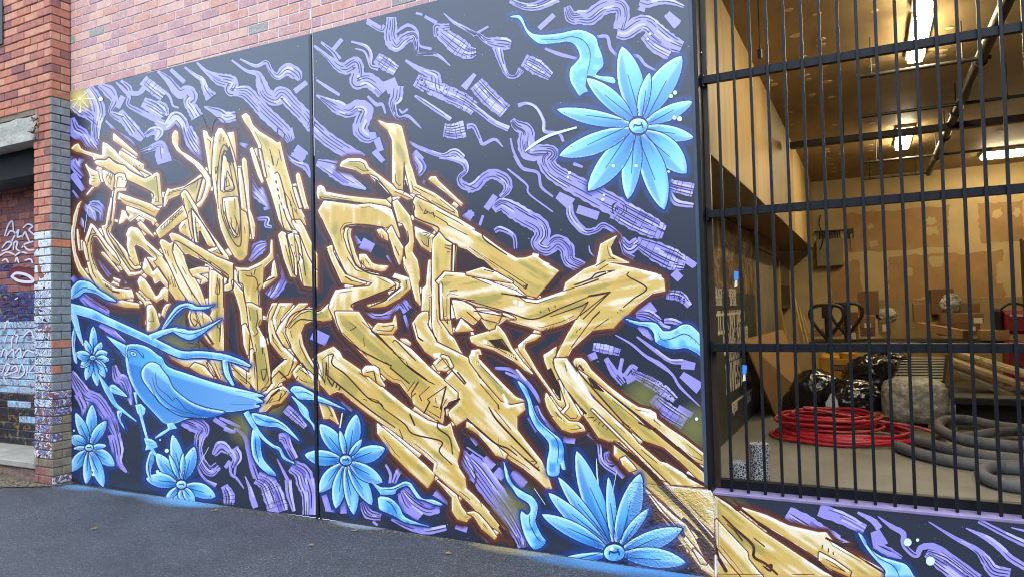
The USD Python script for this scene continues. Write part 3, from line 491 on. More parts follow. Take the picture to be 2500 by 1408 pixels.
# --- the gold letters
GOLDS = '''
a 50,208 75,180 105,170 125,208 160,228 240,250 290,265 300,250 302,160 335,172 400,228 425,262 470,300 560,370 635,445 560,412 520,388 470,348 440,322 410,302 380,302 345,277 320,287 300,302 262,297 235,305 220,270 140,240 90,232
a 265,303 322,304 350,283 380,308 420,332 470,350 520,392 640,452 700,422 712,410 735,402 752,415 775,655 690,660 700,612 690,560 600,510 500,462 480,440 440,410 410,405 400,418 330,380 300,355 250,335 235,312
a 438,224 630,338 624,370 695,415 700,424 640,395 540,342 430,255
a 385,85 580,255 575,270 385,140
a 398,427 425,410 470,414 488,470 485,543 425,547 402,640 380,820 b 355,90 400,145 480,235 550,355 598,360 612,382 595,400 530,405 420,270 330,150 318,40 a 362,820 372,700 378,560
a 385,505 375,560 368,700 352,820 b 318,60 330,110 410,250 520,410 590,408 630,380 642,395 610,420 560,432 512,440 430,330 330,150 292,40 a 325,820 345,700 360,640
a 425,562 690,657 710,670 745,692 775,682 820,647 c 290,670 240,700 140,760 d 60,100 0,90 a 735,758 600,690 480,650 440,625 415,618
a 492,668 600,710 720,772 730,790 705,818 690,790 620,750 592,735 520,790 500,770 520,740 490,700
b 488,110 510,60 530,48 580,60 612,100 640,150 740,240 820,320 d 100,400 210,540 290,700 300,760 230,755 150,640 70,520 0,420 b 720,300 620,210 565,182 548,205 557,230 590,345 562,352 520,300 495,190 500,130
a 215,518 235,512 195,560 140,610 105,690 80,820 b 75,60 70,150 85,260 125,360 205,470 290,550 400,612 480,640 590,660 590,690 480,685 370,655 260,590 170,480 110,400 78,320 58,220 48,100 55,40 a 60,820 68,750 100,660 150,600
a 155,315 180,352 215,377 262,397 268,440 280,482 262,510 240,513 215,498 197,492 192,470 202,440 187,390 165,345
b 160,150 205,20 235,42 330,180 400,262 435,332 428,350 370,308 300,200 250,122 218,128 208,180 214,280 255,390 315,470 405,530 520,540 532,548 550,610 420,622 320,580 250,510 200,420 168,290 152,200
b 580,482 600,442 640,470 660,500 700,560 722,600 750,590 770,545 800,530 822,548 820,640 790,610 765,620 730,645 660,600 600,540
b 560,560 600,585 640,640 680,640 712,680 722,750 740,820 640,820 650,760 672,720 660,700 630,650 590,610
b 640,290 700,410 740,370 772,420 820,490 820,535 760,470 720,500 700,450 650,420 620,380
b 95,30 110,120 120,240 108,230 95,120
b 145,140 170,230 185,320 170,310 150,230
b 580,20 605,5 640,40 700,110 722,135 650,90 600,50
a 325,390 385,420 390,470 375,540 330,500 305,440 300,380
a 455,700 480,710 500,760 460,800 430,810 445,750
b 285,250 310,250 440,410 425,405 300,270
b 380,450 440,470 435,490 400,475
c 207,220 225,192 245,212 248,260 245,322 272,362 340,402 420,462 470,522 503,580 508,640 478,720 430,800 400,818 380,800 438,750 468,660 478,600 440,535 380,465 300,405 240,355 207,300 200,250
c 143,720 165,662 190,667 300,642 430,548 440,572 390,758 370,788 350,720 312,672 270,700 170,742 152,780 133,815
c 272,702 302,672 322,692 398,818 d 412,80 480,190 562,300 642,410 653,438 590,420 500,390 470,370 540,345 560,330 480,210 430,205 385,140 355,40 365,200 400,310 370,298 330,180 302,40 c 290,760
d 358,40 385,70 470,205 545,335 500,330 485,320 432,212 415,210 408,300 390,300 372,200
d 72,210 112,162 285,8 305,60 318,98 240,158 140,240 102,268
d 255,180 280,140 320,120 330,190 350,260 360,280 320,250 300,240 265,220
d 178,240 197,227 250,242 420,342 560,422 688,472 688,690 622,690 622,645 657,630 650,590 560,522 480,462 350,402 290,392 285,420 232,302 202,292
d 112,282 130,282 180,312 213,302 208,350 240,472 330,622 440,800 380,800 350,790 260,660 200,522 150,422 102,302
d 218,310 285,395 300,440 340,522 430,682 468,800 442,808 330,640 242,472 208,372
d 500,522 540,532 604,582 610,820 e 612,375 560,375 480,300 430,240 500,110 520,60 d 500,800
d 340,520 420,500 490,505 490,540 400,550 470,590 485,610 430,640 440,600 370,570 350,540
e 330,100 345,50 375,55 400,110 440,200 525,325 500,320 440,240 380,200 350,180
e 0,20 40,10 70,60 100,170 60,230 0,220
e 130,40 150,10 190,0 150,60 140,110 115,90
e 390,60 430,60 500,110 520,150 480,170 440,190 410,130
e 130,370 280,450 470,450 490,480 560,600 480,590 430,540 380,510 300,500 200,440
e 500,455 590,445 610,500 640,630 580,600 540,520
e 660,470 690,455 820,520 820,690 760,640 700,600
c 447,192 478,205 490,240 518,262 528,235 533,290 510,500 513,540 500,540 480,400 460,280
c 645,215 692,208 708,330 712,455 690,400 655,280
c 537,300 547,230 572,178 600,182 640,242 688,380 718,500 743,620 768,760 d 772,0 808,150 812,250 798,400 770,438 740,447 705,420 645,320 594,200 572,100 562,0 c 542,700 524,560 528,400
c 603,402 617,398 640,425 688,655 660,660 632,670 612,682 595,668
c 610,740 690,730 720,730 735,820 d 740,120 730,250 700,260 660,200 625,100 c 615,820
c 730,500 745,500 770,640 790,820 d 805,60 c 760,820 740,640
f 105,430 120,412 138,440 150,560 162,820 g 188,100 207,170 203,250 192,285 178,200 158,80 f 125,600 110,500
g 42,490 60,502 80,507 150,507 240,467 300,427 330,387 338,272 348,300 352,430 282,498 275,560 272,640 237,690 242,820 h 255,120 237,190 262,230 238,262 185,300 150,200 130,0 g 120,740 108,650 78,620 70,530
g 362,440 385,575 310,640 270,670 285,620 340,560 350,470
h 130,0 180,0 258,40 260,130 237,190 272,268 290,290 342,620 300,682 240,742 215,720 185,600 172,380 198,372 165,250
g 25,600 65,650 110,700 130,820 h 150,200 188,370 170,380 165,470 150,400 110,330 102,180 90,60 g 60,740 40,690
h 172,372 190,365 215,560 222,700 160,620 90,560 30,500 25,480 100,520 165,560
f 102,80 135,57 163,85 188,150 240,202 330,257 385,294 408,287 422,350 450,470 500,640 540,760 570,820 g 600,90 622,170 570,120 500,125 480,60 460,0 f 440,700 400,560 380,532 367,545 400,700 425,820 g 445,60 468,150 500,215 480,212 440,195 400,120 372,20 f 340,700 290,560 240,420 235,312 180,202 128,130
f 370,545 382,535 398,560 438,700 g 460,20 478,80 500,130 540,200 515,190 470,120 440,30 f 400,700
g 505,130 565,125 600,180 650,290 705,402 705,520 680,490 620,400 560,230
g 395,242 420,217 450,227 470,262 520,422 530,578 495,573 440,430
g 472,217 518,240 545,332 556,460 556,530 535,570 525,420 475,265
g 525,240 560,250 620,402 680,512 705,532 705,670 600,652 572,590 557,480 572,440 558,330
f 168,342 185,332 205,382 250,522 273,600 264,618 235,560 195,440
f 238,340 255,355 275,470 300,590 285,560 262,460
f 537,555 550,532 565,547 590,650 622,780 638,820 605,820 575,720 548,620
f 515,650 530,650 580,810 565,815 540,740
h 345,0 302,110 312,180 332,310 402,400 442,440 445,452 352,540 338,600 345,640 302,698 262,720 250,740 330,720 402,630 440,613 490,588 547,463 520,432 430,342 372,252 337,132 395,0
h 400,0 350,120 385,250 440,340 475,355 420,290 385,200 410,120 480,40 510,0
h 442,210 482,132 560,62 640,32 715,62 790,2 815,22 820,128 740,142 660,137 602,162 572,232 592,330 640,430 703,520 705,618 620,530 540,420 500,352 475,290
h 382,230 402,182 500,62 560,2 635,2 520,92 450,192 440,232 490,345 470,355 430,320
h 545,492 580,482 640,560 712,680 695,688 545,622 532,575
h 720,440 810,360 820,420 820,650 790,700 740,620
h 105,180 130,165 160,240 150,420 120,330
J 248,90 265,57 320,27 420,27 470,52 495,102 600,182 720,272 850,347 878,370 830,380 760,342 700,347 680,322 620,262 560,202 490,157 440,160 380,122 300,102
J 492,162 560,194 640,294 688,352 690,430 640,402 620,332 580,252
I 555,1005 572,1032 640,1062 740,1072 778,1092 800,1182 828,1300 846,1400 J 868,120 905,250 1070,332 1240,462 1258,482 1268,543 1200,502 1080,442 950,362 870,312 858,320 802,62 790,292 740,282 702,232 702,0 I 697,1200 662,1122 602,1072
J 1012,205 1032,182 1070,182 1088,212 1130,252 1302,415 1290,433 1150,312 1030,222
J 57,270 80,257 108,272 123,312 300,347 430,362 580,377 640,382 688,430 685,438 500,420 440,430 300,410 102,385 62,370 52,330
J 63,475 112,392 200,402 400,427 500,417 640,442 690,467 724,550 768,690 755,705 690,600 640,618 615,605 400,594 300,607 277,642 292,740 342,880 402,962 560,1012 700,1082 723,1110 718,1140 640,1162 480,1212 370,1267 347,1300 382,1360 410,1405 K 450,62 560,162 690,302 690,460 640,440 430,330 270,190 240,150 220,110 J 207,1405 157,1300 172,1240 212,1157 300,1142 500,1125 538,1090 400,1050 322,1020 292,980 222,830 182,720 102,560
J 702,400 740,382 800,462 848,522 868,600 882,740 868,830 912,900 928,980 933,1060 918,1110 943,1288 900,1240 862,1100 850,1050 802,960 792,880 812,860 803,800 838,740 823,650 790,582 750,572 730,502
J 690,605 735,700 790,790 780,880 760,940 720,850 690,740 650,660
J 702,1040 722,1012 840,1052 853,1140 760,1222 640,1290 502,1303 482,1282 640,1242 652,1222 770,1132 768,1090 712,1062
J 300,625 345,625 335,680 380,840 430,960 390,940 320,800 285,690
J 565,640 610,630 655,680 660,730 600,700
J 415,850 470,850 520,920 560,940 665,950 640,985 600,995 480,960 420,900
J 137,790 180,772 188,832 238,940 290,1022 450,1087 488,1092 400,1113 262,1088 202,970
K 207,0 232,100 272,190 400,320 500,420 640,560 702,602 762,612 812,682 860,740 882,790 960,850 1090,930 1130,960 1148,832 1180,770 1265,742 1268,700 1150,592 990,452 860,322 740,242 702,202 640,190 560,188 520,168 410,2
K 527,155 572,97 622,102 700,92 726,22 734,92 738,140 702,190 640,190 560,182
K 762,232 820,235 858,270 850,290 790,262
K 37,375 190,300 244,342 270,395 440,510 600,640 760,770 840,832 1000,932 1160,987 1198,957 1223,1060 1278,1190 1255,1290 L 1270,470 1323,550 1332,640 P 60,702 200,852 328,1000 343,1055 200,958 40,790 L 1350,758 1200,640 1050,500 1060,430 980,360 900,300 800,220 700,142 560,50 K 480,868 300,722 270,690 220,683 160,712 100,640 62,600 72,450
K 440,500 470,465 540,465 580,490 590,560 640,640 600,630 500,550 450,540
L 568,80 600,112 780,262 960,422 1058,520 1050,570 1002,638 940,580 850,500 700,350 570,168
L 1060,552 1100,582 1250,702 1290,800 1330,850 1402,852 P 100,832 40,888 0,918 L 1400,898 1330,928 1260,908 1212,840 1212,720 1150,650
P 0,852 60,842 100,862 180,952 258,1060 240,1078 130,990 60,880
J 880,402 900,352 930,347 1090,452 1270,547 1408,632 N 50,642 130,682 250,772 340,832 430,882 500,880 580,852 690,932 788,990 600,1213 520,1195 450,1130 300,1020 130,900 0,800 J 1280,790 1150,715 1110,760 1062,700 1088,660 1040,612 900,547 885,450
J 1047,722 1102,662 1150,722 1213,762 1208,1000 1142,992 1070,1077 1103,1100 1098,1250 1108,1405 K 1110,72 1190,200 1230,232 1280,332 1360,450 1300,420 1230,390 1150,322 1080,242 1047,142 J 1042,1400 1042,900
J 1100,1085 1140,1002 1190,1160 1195,1400 K 1215,200 1170,140 1120,70 J 1115,1400 1105,1250
J 1218,770 1248,770 1232,995 1212,995
J 892,612 1060,690 1036,722 1030,830 950,780 902,702
J 960,1140 990,1110 1010,900 1030,900 1020,1100 1035,1200 1005,1210 1010,1400 K 990,100 960,60 J 950,1400
K 872,100 922,30 960,2 1003,2 1003,130 1048,202 1075,262 1150,300 O 20,402 100,560 250,690 345,800 490,775 500,840 430,900 430,1010 520,1130 640,1280 692,1395 P 730,648 680,638 600,560 490,470 380,400 300,340 200,250 100,130 O 0,900 K 1330,920 1250,973 1192,900 1182,860 1270,780 1273,690 1150,580 1225,500 1120,370 1070,408 982,340 912,240
K 1130,372 1180,390 1220,470 1160,510 1090,500 1050,440
O 0,942 90,1002 180,1082 280,1172 350,1225 328,1258 250,1230 180,1140 100,1050 0,988
O 22,380 60,332 110,322 128,368 92,362 102,402 250,560 420,730 500,765 382,788 300,760 150,590 32,430
J 1077,1078 1147,1002 1300,1012 1408,1027 N 150,1062 300,1122 420,1162 520,1230 600,1243 830,1163 850,1092 1010,977 1113,935 1120,902 1150,762 1293,687 1232,790 1250,850 1408,925 R 250,907 500,962 718,1015 778,1062 788,1160 680,1180 560,1270 470,1358 O 1330,62 1260,138 1080,158 1002,228 902,318 872,375 770,400 800,300 880,172 952,48 820,110 640,163 500,118 370,80 250,30 N 0,1242 J 1250,1222 1192,1205 1192,1400 1112,1400 1107,1110
N 0,1002 140,957 250,1002 408,1093 200,1060 0,1022
N 60,1310 140,1310 350,1360 430,1400 O 340,60 250,130 200,180 120,60
K 1240,160 1290,60 O 60,160 K 1250,172
J 1215,1240 1300,1250 N 40,1290 130,1380 O 60,110 200,180 K 1408,120 1290,40 J 1250,1400
O 662,372 700,350 772,300 752,400 782,480 860,640 865,800 842,828 802,808 622,560 452,330 442,290 560,192 640,202 590,240 502,270 492,310 602,500 782,758 818,768 752,600 702,500 672,430
O 752,402 862,402 880,500 960,612 1080,742 1250,902 1408,1052 S 560,1132 750,1290 T 440,422 620,532 790,627 470,622 380,590 200,402 50,242 S 300,1108 220,1078 140,958 92,890 O 1012,868 980,820 870,680 800,560 762,480
O 782,562 862,692 983,900 950,943 880,938 802,870 842,830 862,802
O 682,692 802,872 880,942 960,947 1000,980 1018,1020 900,1038 820,1010 740,910 692,820 672,750
O 917,430 932,402 980,397 1018,422 1068,500 1200,622 1340,732 1408,777 S 560,820 660,842 708,870 718,920 820,1000 960,1092 1130,1227 1133,1318 1000,1258 800,1090 640,960 500,862 300,690 150,562 O 1050,572 942,480
S 32,492 130,562 300,702 560,902 760,1062 950,1222 1132,1372 T 790,600 760,600 560,402 430,290 S 600,1100 400,940 200,742 62,602
O 27,217 250,152 256,120 273,122 328,190 390,312 480,432 578,543 500,500 402,420 240,330 92,290 42,260
O 430,200 T 480,622 830,657 853,700 860,1020 700,870 560,722
T 252,622 330,702 520,880 620,952 700,1082 800,1300 740,1280 602,1000 400,822 262,652
T 0,240 120,330 300,480 430,610 560,740 700,880 860,1060 868,1180 700,1010 480,800 260,600 0,360
T 260,640 420,840 620,1060 760,1230 860,1350 860,1400 760,1330 600,1120 430,900
T 600,1120 640,1180 660,1210 630,1180 ; T 670,1140 760,1230 800,1290 750,1280
T 866,697 1045,832 1300,1030 1560,1200 1758,1332 U 120,1405 T 1100,1405 870,1405
T 872,902 980,1022 1140,1192 1150,1252 1230,1352 1280,1406 1100,1406 1002,1290 882,1140
T 1082,802 1300,872 1500,962 1758,1022 U 60,1022 130,1112 300,1212 540,1332 580,1406 250,1406 0,1242 T 1500,1082 1300,962 1130,852
U 0,1190 130,1260 270,1360 260,1400 100,1330 0,1270
O 100,0 230,0 300,20 270,90 150,60 ; K 1380,340 1408,330 O 90,330 
G 1180,520 1230,460 1330,520 1400,600 1400,680 1290,640 1210,580
G 440,420 480,470 520,560 480,520 ; G 340,440 420,470 500,570 400,540 300,480
G 890,860 920,770 1000,680 1100,640 1160,690 1080,780 1000,800 940,860 950,900 920,890
K 70,780 130,750 190,840 240,970 160,910 110,920
P 1320,390 1360,370 T 150,430 190,480 130,500 P 1340,440
'''
LINES = '''
a(5) 262,297 320,300 350,280 380,305 420,330 470,340 520,385 630,445 ; a(6) 300,355 360,390 400,420 ; a(6) 480,465 510,468 690,558 702,610 ; a(5) 415,520 480,525 500,470 ; a(7) 425,560 420,620 445,628 ; a(5) 350,820 372,690 395,520
b(6) 345,0 348,90 420,190 530,372 592,385 612,360 590,262 570,220 ; b(5) 400,0 395,90 410,110 480,215 522,290 ; b(6) 250,390 212,280 206,180 222,122 262,125 330,220 430,330 ; b(6) 370,0 380,90 440,180 ; b(5) 300,470 400,530 520,545
b(5) 215,260 235,275 ; b(5) 218,300 240,312 ; b(5) 222,340 245,350 ; a(5) 205,420 235,425 ; a(5) 208,445 240,448 ; a(5) 210,470 235,470 ; a(6) 350,400 330,440 ; a(6) 365,410 348,455 ; a(6) 380,415 365,470 ; a(5) 560,360 545,345 ; a(5) 580,365 565,345 ; a(5) 600,350 590,340
b(9) 320,510 380,560 430,570 ; b(6) 320,500 330,530 ; b(6) 340,510 350,540 ; b(6) 365,520 370,550
d(6) 352,30 362,120 380,300 405,325 ; d(6) 355,30 380,62 480,200 600,405 ; d(5) 105,185 280,20 ; d(4) 125,200 290,50 ; d(5) 210,372 212,330 236,290 400,390 540,500 640,560 655,590 ; d(5) 285,402 330,400 480,475 ; d(4) 565,590 550,700 580,700 566,590 ; d(8) 690,480 692,650 660,690 620,692 ; d(4) 560,560 565,820 ; d(5) 605,600 612,820 ; d(5) 410,400 420,430 510,465 ; d(12) 310,450 350,490 330,480 ; d(10) 595,545 650,590 640,620
d(4) 110,205 120,170 ; d(4) 135,190 145,150 ; d(4) 155,170 165,130 ; d(4) 178,150 188,105 ; d(4) 200,125 212,85 ; d(4) 225,105 235,60 ; d(4) 250,80 258,40
d(6) 385,100 390,180 405,290 ; d(5) 380,140 400,150 ; d(5) 385,180 402,190 ; d(5) 390,220 408,228 ; d(5) 395,260 412,262 ; d(6) 140,360 150,390 ; d(6) 160,370 172,410 ; d(5) 350,690 360,720 ; d(5) 370,710 380,740
d(5) 170,580 190,640 ; d(5) 190,570 215,660 ; d(5) 215,600 230,660
e(5) 390,60 440,200 522,325 ; e(5) 560,60 562,180 582,205 580,305 ; e(5) 640,130 700,80 722,0 ; e(5) 632,240 690,400 ; e(5) 612,130 622,385 ; e(6) 355,60 345,120 380,180 400,150 370,120 ; e(5) 320,315 400,325 ; e(5) 350,350 400,340 ; e(5) 440,60 450,150 ; e(6) 480,470 560,600 ; e(5) 540,470 590,600
e(9) 420,360 410,310 430,280 450,270 ; e(5) 650,210 700,160 730,60 ; e(5) 580,520 620,540 ; e(5) 590,560 630,580 ; e(5) 670,490 700,500 ; e(5) 675,530 705,540 ; e(5) 690,580 780,660
c(6) 570,820 560,640 577,420 600,330 622,310 650,350 690,470 720,620 740,760 d 750,150 752,300 735,335 700,310 650,220 600,90 590,0 ; c(9) 590,560 605,400 630,360 670,470 ; c(6) 640,520 620,670 700,660 645,520 ; c(5) 592,240 590,280 ; c(5) 580,270 585,300 ; c(5) 615,250 608,280 ; c(5) 545,490 550,540 565,490 545,490 ; c(5) 620,760 625,820 d 640,120 690,240 720,250 730,180 700,90 ; d(5) 670,100 680,180 720,240 ; c(7) 640,570 632,640 ; c(5) 700,740 705,820 ; d(5) 615,50 660,200 ; d(5) 780,180 785,230
c(6) 200,680 300,650 440,570 ; c(5) 160,720 200,700 ; c(6) 440,575 392,755 ; c(8) 290,740 302,820
g(5) 75,530 80,620 110,640 120,740 142,820 ; g(5) 130,560 150,570 222,602 240,820 ; g(6) 280,500 275,620 362,582 ; g(7) 400,0 440,190 500,220 460,240 470,300 520,560 ; g(6) 500,0 520,110 560,230 612,565 ; g(7) 560,470 597,655 705,670 ; g(6) 520,240 545,460 552,560 ; g(5) 290,520 330,510 ; g(5) 295,550 340,535 ; g(5) 300,580 340,565 ; g(8) 175,540 185,570 ; g(8) 210,520 200,560 ; g(5) 450,330 510,550 ; g(6) 500,320 505,330 ; g(6) 520,380 525,400 ; g(6) 530,410 535,420 ; g(6) 440,40 450,80 ; g(6) 455,100 470,130 ; g(6) 520,30 535,60 ; g(6) 540,40 545,80
g(8) 565,390 590,440 ; g(5) 600,100 690,370
f(7) 325,345 340,400 355,470 ; f(6) 395,420 380,480 ; f(7) 310,475 325,490 ; f(6) 250,350 262,370 ; f(5) 440,680 490,760 495,800 ; f(5) 380,530 365,545 400,700 ; f(5) 400,545 440,690 g 465,30
h(6) 350,20 312,110 320,310 400,440 462,445 ; h(6) 250,130 240,182 300,300 345,640 ; h(5) 255,530 300,530 276,615 255,530 ; h(6) 450,192 500,92 630,42 715,62 790,0 ; h(6) 485,200 560,132 640,132 740,142 ; h(6) 430,230 490,350 550,440 640,560 ; h(6) 610,200 600,280 640,400 700,522 ; h(7) 340,540 440,452 ; h(5) 210,400 222,540 ; h(6) 250,300 265,290 270,400 ; h(6) 320,660 270,680 255,700 ; h(6) 175,590 160,600 ; h(9) 340,600 400,540 460,600 ; h(5) 490,220 505,270 ; h(5) 720,500 770,650 ; h(7) 780,470 790,600 820,650 ; h(5) 240,180 270,180 ; h(5) 245,210 275,215
h(12) 300,800 340,740 400,690 ; h(8) 320,790 350,760 ; h(8) 440,730 460,700 ; h(10) 530,610 550,580 ; h(10) 420,720 400,780 ; h(5) 520,420 500,500 ; h(5) 560,520 590,510
J(8) 75,350 102,377 300,395 440,410 ; J(6) 275,640 300,607 400,592 560,607 640,640 ; J(6) 310,652 330,622 430,612 ; J(6) 310,652 330,770 400,952 560,1010 ; J(6) 690,450 730,562 772,692 ; J(8) 772,1092 720,1060 500,1010 402,960 ; J(8) 347,1300 372,1265 640,1160 728,1110 ; J(8) 830,650 835,740 800,790 815,885 ; J(6) 480,160 600,240 690,350 690,430 ; J(7) 850,380 890,440 890,530 1082,612 1090,660 1042,722 ; J(9) 900,350 1072,430 ; J(4) 1000,480 1160,575 1182,600 1345,685 ; J(10) 1160,722 1290,802 1408,872 ; J(9) 1242,760 1232,1000 ; J(7) 1217,762 1212,1000 ; J(7) 1072,1077 1145,995 ; J(7) 1100,1100 1102,1250 1110,1405 ; J(8) 1195,1160 1255,1155 ; J(8) 1197,1220 1197,1405 ; J(8) 1200,1215 1408,1245
J(6) 440,1095 350,1075 295,1040 ; J(8) 500,1300 640,1240 655,1220 770,1130 ; J(5) 510,1260 525,1285 ; J(5) 535,1255 550,1280 ; J(5) 560,1245 570,1270 ; J(6) 590,670 600,700 ; J(6) 615,680 625,710 ; J(7) 960,660 1000,665 ; J(7) 975,690 1010,670 ; J(7) 995,710 1030,675 ; J(7) 1150,770 1210,780 ; J(7) 1150,790 1205,810 ; J(7) 1170,830 1190,830 ; J(5) 990,460 970,500 1000,490 980,470 ; J(5) 1020,500 1050,490 1060,530 ; J(4) 930,430 960,480 ; J(10) 800,60 795,290 ; J(14) 810,220 830,300 ; J(6) 720,310 860,370 ; J(8) 720,780 755,860 ; J(4) 780,900 800,920 ; J(4) 800,940 845,1040 ; J(5) 1110,380 1240,480
J(7) 140,800 135,830 200,970 255,1090 ; J(7) 210,830 220,880 270,960 ; J(6) 90,540 170,720 ; J(5) 430,900 440,930 ; J(5) 445,900 455,930
K(7) 240,172 300,232 430,332 640,442 692,460 ; K(7) 690,460 682,482 842,612 ; K(6) 560,180 700,330 830,470 980,580 1060,622 ; K(5) 700,350 800,412 ; K(6) 820,430 832,462 992,582 ; K(6) 700,262 732,250 830,350 900,420 ; K(7) 150,372 192,365 182,450 300,540 490,740 600,790 622,830 ; K(8) 130,440 132,522 160,562 480,822 720,992 ; K(6) 500,740 570,762 612,812 ; K(7) 620,830 800,960 880,1050 1120,1112 1102,1200 1212,1312 ; K(14) 850,880 890,972 ; K(8) 1000,750 1160,640 1112,832 ; K(7) 1000,750 1020,772 970,872 ; K(7) 1090,930 1092,1000 1190,1080 1217,1222 ; K(6) 890,600 830,682 ; K(6) 870,790 862,700 922,602 ; K(14) 1162,960 1150,832 1272,750 ; K(6) 475,520 540,510 560,600 ; K(4) 130,440 120,600 60,520 ; K(5) 1020,640 930,720 950,760 ; K(8) 1050,810 1090,820 ; K(6) 1070,740 1075,780 ; K(4) 330,90 390,130 340,160 ; K(4) 450,220 460,300 ; K(6) 270,180 480,380 ; K(8) 690,640 740,640 800,720
K(9) 520,170 560,200 700,330 ; K(6) 640,430 690,470 ; K(12) 200,600 180,640 ; K(12) 225,610 215,650 ; K(12) 250,650 240,670 ; K(8) 860,730 900,700 ; K(7) 760,1010 790,1090 ; K(6) 480,760 450,750 ; K(7) 1000,100 1070,220 1080,240 ; K(7) 1110,380 1180,470 1320,620 ; K(14) 1260,520 1330,610 ; K(7) 890,100 920,220 960,250
N(3) 20,785 200,900 510,1102 ; N(8) 130,660 152,722 260,800 342,852 ; N(7) 0,1240 350,1342 570,1402 800,1312 1050,1210 ; N(12) 300,1182 420,1200 510,1218 ; N(7) 920,1110 1060,1060 1120,1010 1272,985 ; N(7) 830,1162 1000,1110 1130,1062 ; N(10) 1000,1400 1230,1172 1050,1205 ; N(6) 720,1380 980,1290 1040,1260 942,1405 ; N(7) 1110,950 1190,902 ; N(7) 1140,980 1212,935 ; R(7) 480,1000 470,1037 630,1137 520,1225 430,1300 ; R(9) 60,1370 310,1172 180,1200 ; R(8) 20,1110 190,1050 332,990 ; N(9) 60,1330 340,1380 ; N(10) 490,1120 520,1110 505,1140 ; N(8) 630,1335 640,1345 ; N(8) 700,1305 712,1330 ; N(8) 760,1285 760,1300 ; R(5) 380,1340 385,1350 ; R(5) 400,1320 420,1330 ; N(5) 130,600 240,680 ; N(8) 150,980 230,1000
O(8) 190,247 300,235 382,352 ; O(6) 260,270 300,280 ; O(6) 290,300 330,300 ; O(6) 310,320 345,330 ; O(8) 900,302 1080,60 1140,0 ; O(7) 750,402 862,190 ; O(7) 1100,142 1220,60 ; O(8) 940,450 952,500 1070,642 1330,932 1405,1000 ; O(8) 1040,562 1080,642 1172,682 ; O(13) 870,690 980,830 1022,872 ; O(10) 190,820 260,930 430,1112 600,1292 ; O(7) 120,622 270,800 275,832 ; O(9) 0,910 100,1010 250,1132 350,1172 430,1232 ; O(9) 380,1150 500,1260 622,1362 ; O(7) 1040,910 1090,905 ; O(7) 1090,940 1115,920 ; O(7) 1130,965 1145,945 ; O(7) 1165,985 1180,970 ; O(7) 1200,1010 1212,1000 ; O(7) 550,1280 575,1285 ; O(7) 580,1310 600,1300 ; O(7) 605,1350 620,1330 ; O(6) 650,180 690,140 ; O(6) 700,170 720,130 ; O(6) 730,160 745,120 ; O(6) 940,180 950,160 ; O(6) 965,155 985,135 ; O(7) 690,870 740,900 ; O(6) 240,840 380,1010
O(10) 950,480 970,460 1000,500 ; O(8) 0,0 200,170 
S(9) 550,902 650,990 760,1050 560,952 ; S(12) 300,690 560,902 780,1090 1130,1372 ; S(8) 500,1010 640,1150 790,1290 ; S(6) 410,930 440,980 ; S(6) 440,960 480,980 ; S(6) 490,990 480,1030
T(30) 0,255 120,345 300,500 430,640 640,850 860,1100 ; T(30) 600,900 720,1020 860,1190 ; T(16) 260,660 400,850 600,1050 ; T(20) 860,1090 900,1250 960,1350 ; T(15) 930,880 1040,990 1190,1130 1200,1230 1300,1290 1400,1380 ; T(22) 1060,800 1250,950 1500,1110 1760,1300 U 150,1400 ; T(14) 870,700 1000,780 1060,830 1085,800 1030,750 ; T(10) 1200,1070 1290,1140 ; T(8) 970,950 1040,1010 1100,1090 ; T(20) 480,400 640,540 790,620 ; U(20) 60,1070 180,1130 300,1120 ; U(18) 190,1060 320,1120 ; U(10) 130,1110 400,1270 560,1370 ; U(9) 30,1130 25,1160 ; U(9) 80,1160 78,1190 ; U(9) 120,1190 122,1210 ; U(16) 0,1270 60,1340 150,1400 ; T(12) 1280,1310 1340,1350 1350,1300 1310,1310
S(18) 700,1000 900,1170 1130,1370
P(14) 940,270 1010,250 ; P(12) 200,850 330,1010 350,1090 ; P(40) 290,980 360,1080 390,1130 ; P(8) 60,480 80,560 60,640 100,700 200,800
'''
DARKS = 'a 512,508 545,505 680,580 682,606 505,555|d 415,212 430,212 478,318 440,312 412,338|J 790,340 815,200 838,320 810,310|J 1255,800 1400,890 1400,975 1250,1000|N 0,840 150,900 250,1000 140,957 0,1000|O 690,500 725,480 800,640 812,760 760,700|h 335,500 390,450 430,445 350,540|N 1290,690 1235,790 1260,850 1400,900 1330,850 1300,760|O 185,245 290,238 370,345 240,300|J 550,200 640,300 690,350 640,380 560,300|d 300,440 340,470 400,500 330,520|O 1040,560 1080,580 1180,680 1100,660|N 620,1205 790,1000 830,1010 700,1170|E 600,1330 640,1250 680,1400 620,1400'
MARKS = '''
f 345,545 380,545 375,595 345,590|f 358,620 395,625 392,655 362,650|f 378,680 402,685 400,708 380,702|f 410,740 435,745 432,770 412,765|f 425,790 450,795 448,815 430,815|R 655,1045 690,1030 695,1060 665,1070|R 720,1025 755,1025 755,1055 725,1055|N 565,840 620,850 610,880 575,870|N 650,905 710,930 705,955 660,935|N 400,1240 435,1240 430,1275 400,1265|N 450,1245 490,1260 485,1285 450,1280|O 140,240 175,250 170,275 140,265|O 840,425 870,420 1000,600 1100,780 1040,720 900,560|O 400,470 440,500 560,640 480,570|g 500,130 560,170 590,240 540,200|J 85,270 115,280 125,315 90,310|J 720,1020 830,1060 800,1070 720,1045|S 560,850 690,870 700,920 640,900|K 1050,360 1110,355 1105,395 1060,390|K 465,480 560,475 585,540 540,500 480,505|O 300,680 350,760 360,820 330,800|J 470,425 640,450 690,500 720,560 680,520 600,470|K 210,320 250,380 235,420 200,360|K 1380,330 1408,330 1408,380 1370,380|G 900,220 930,210 945,300 905,300|h 355,120 375,130 370,165 352,160
'''
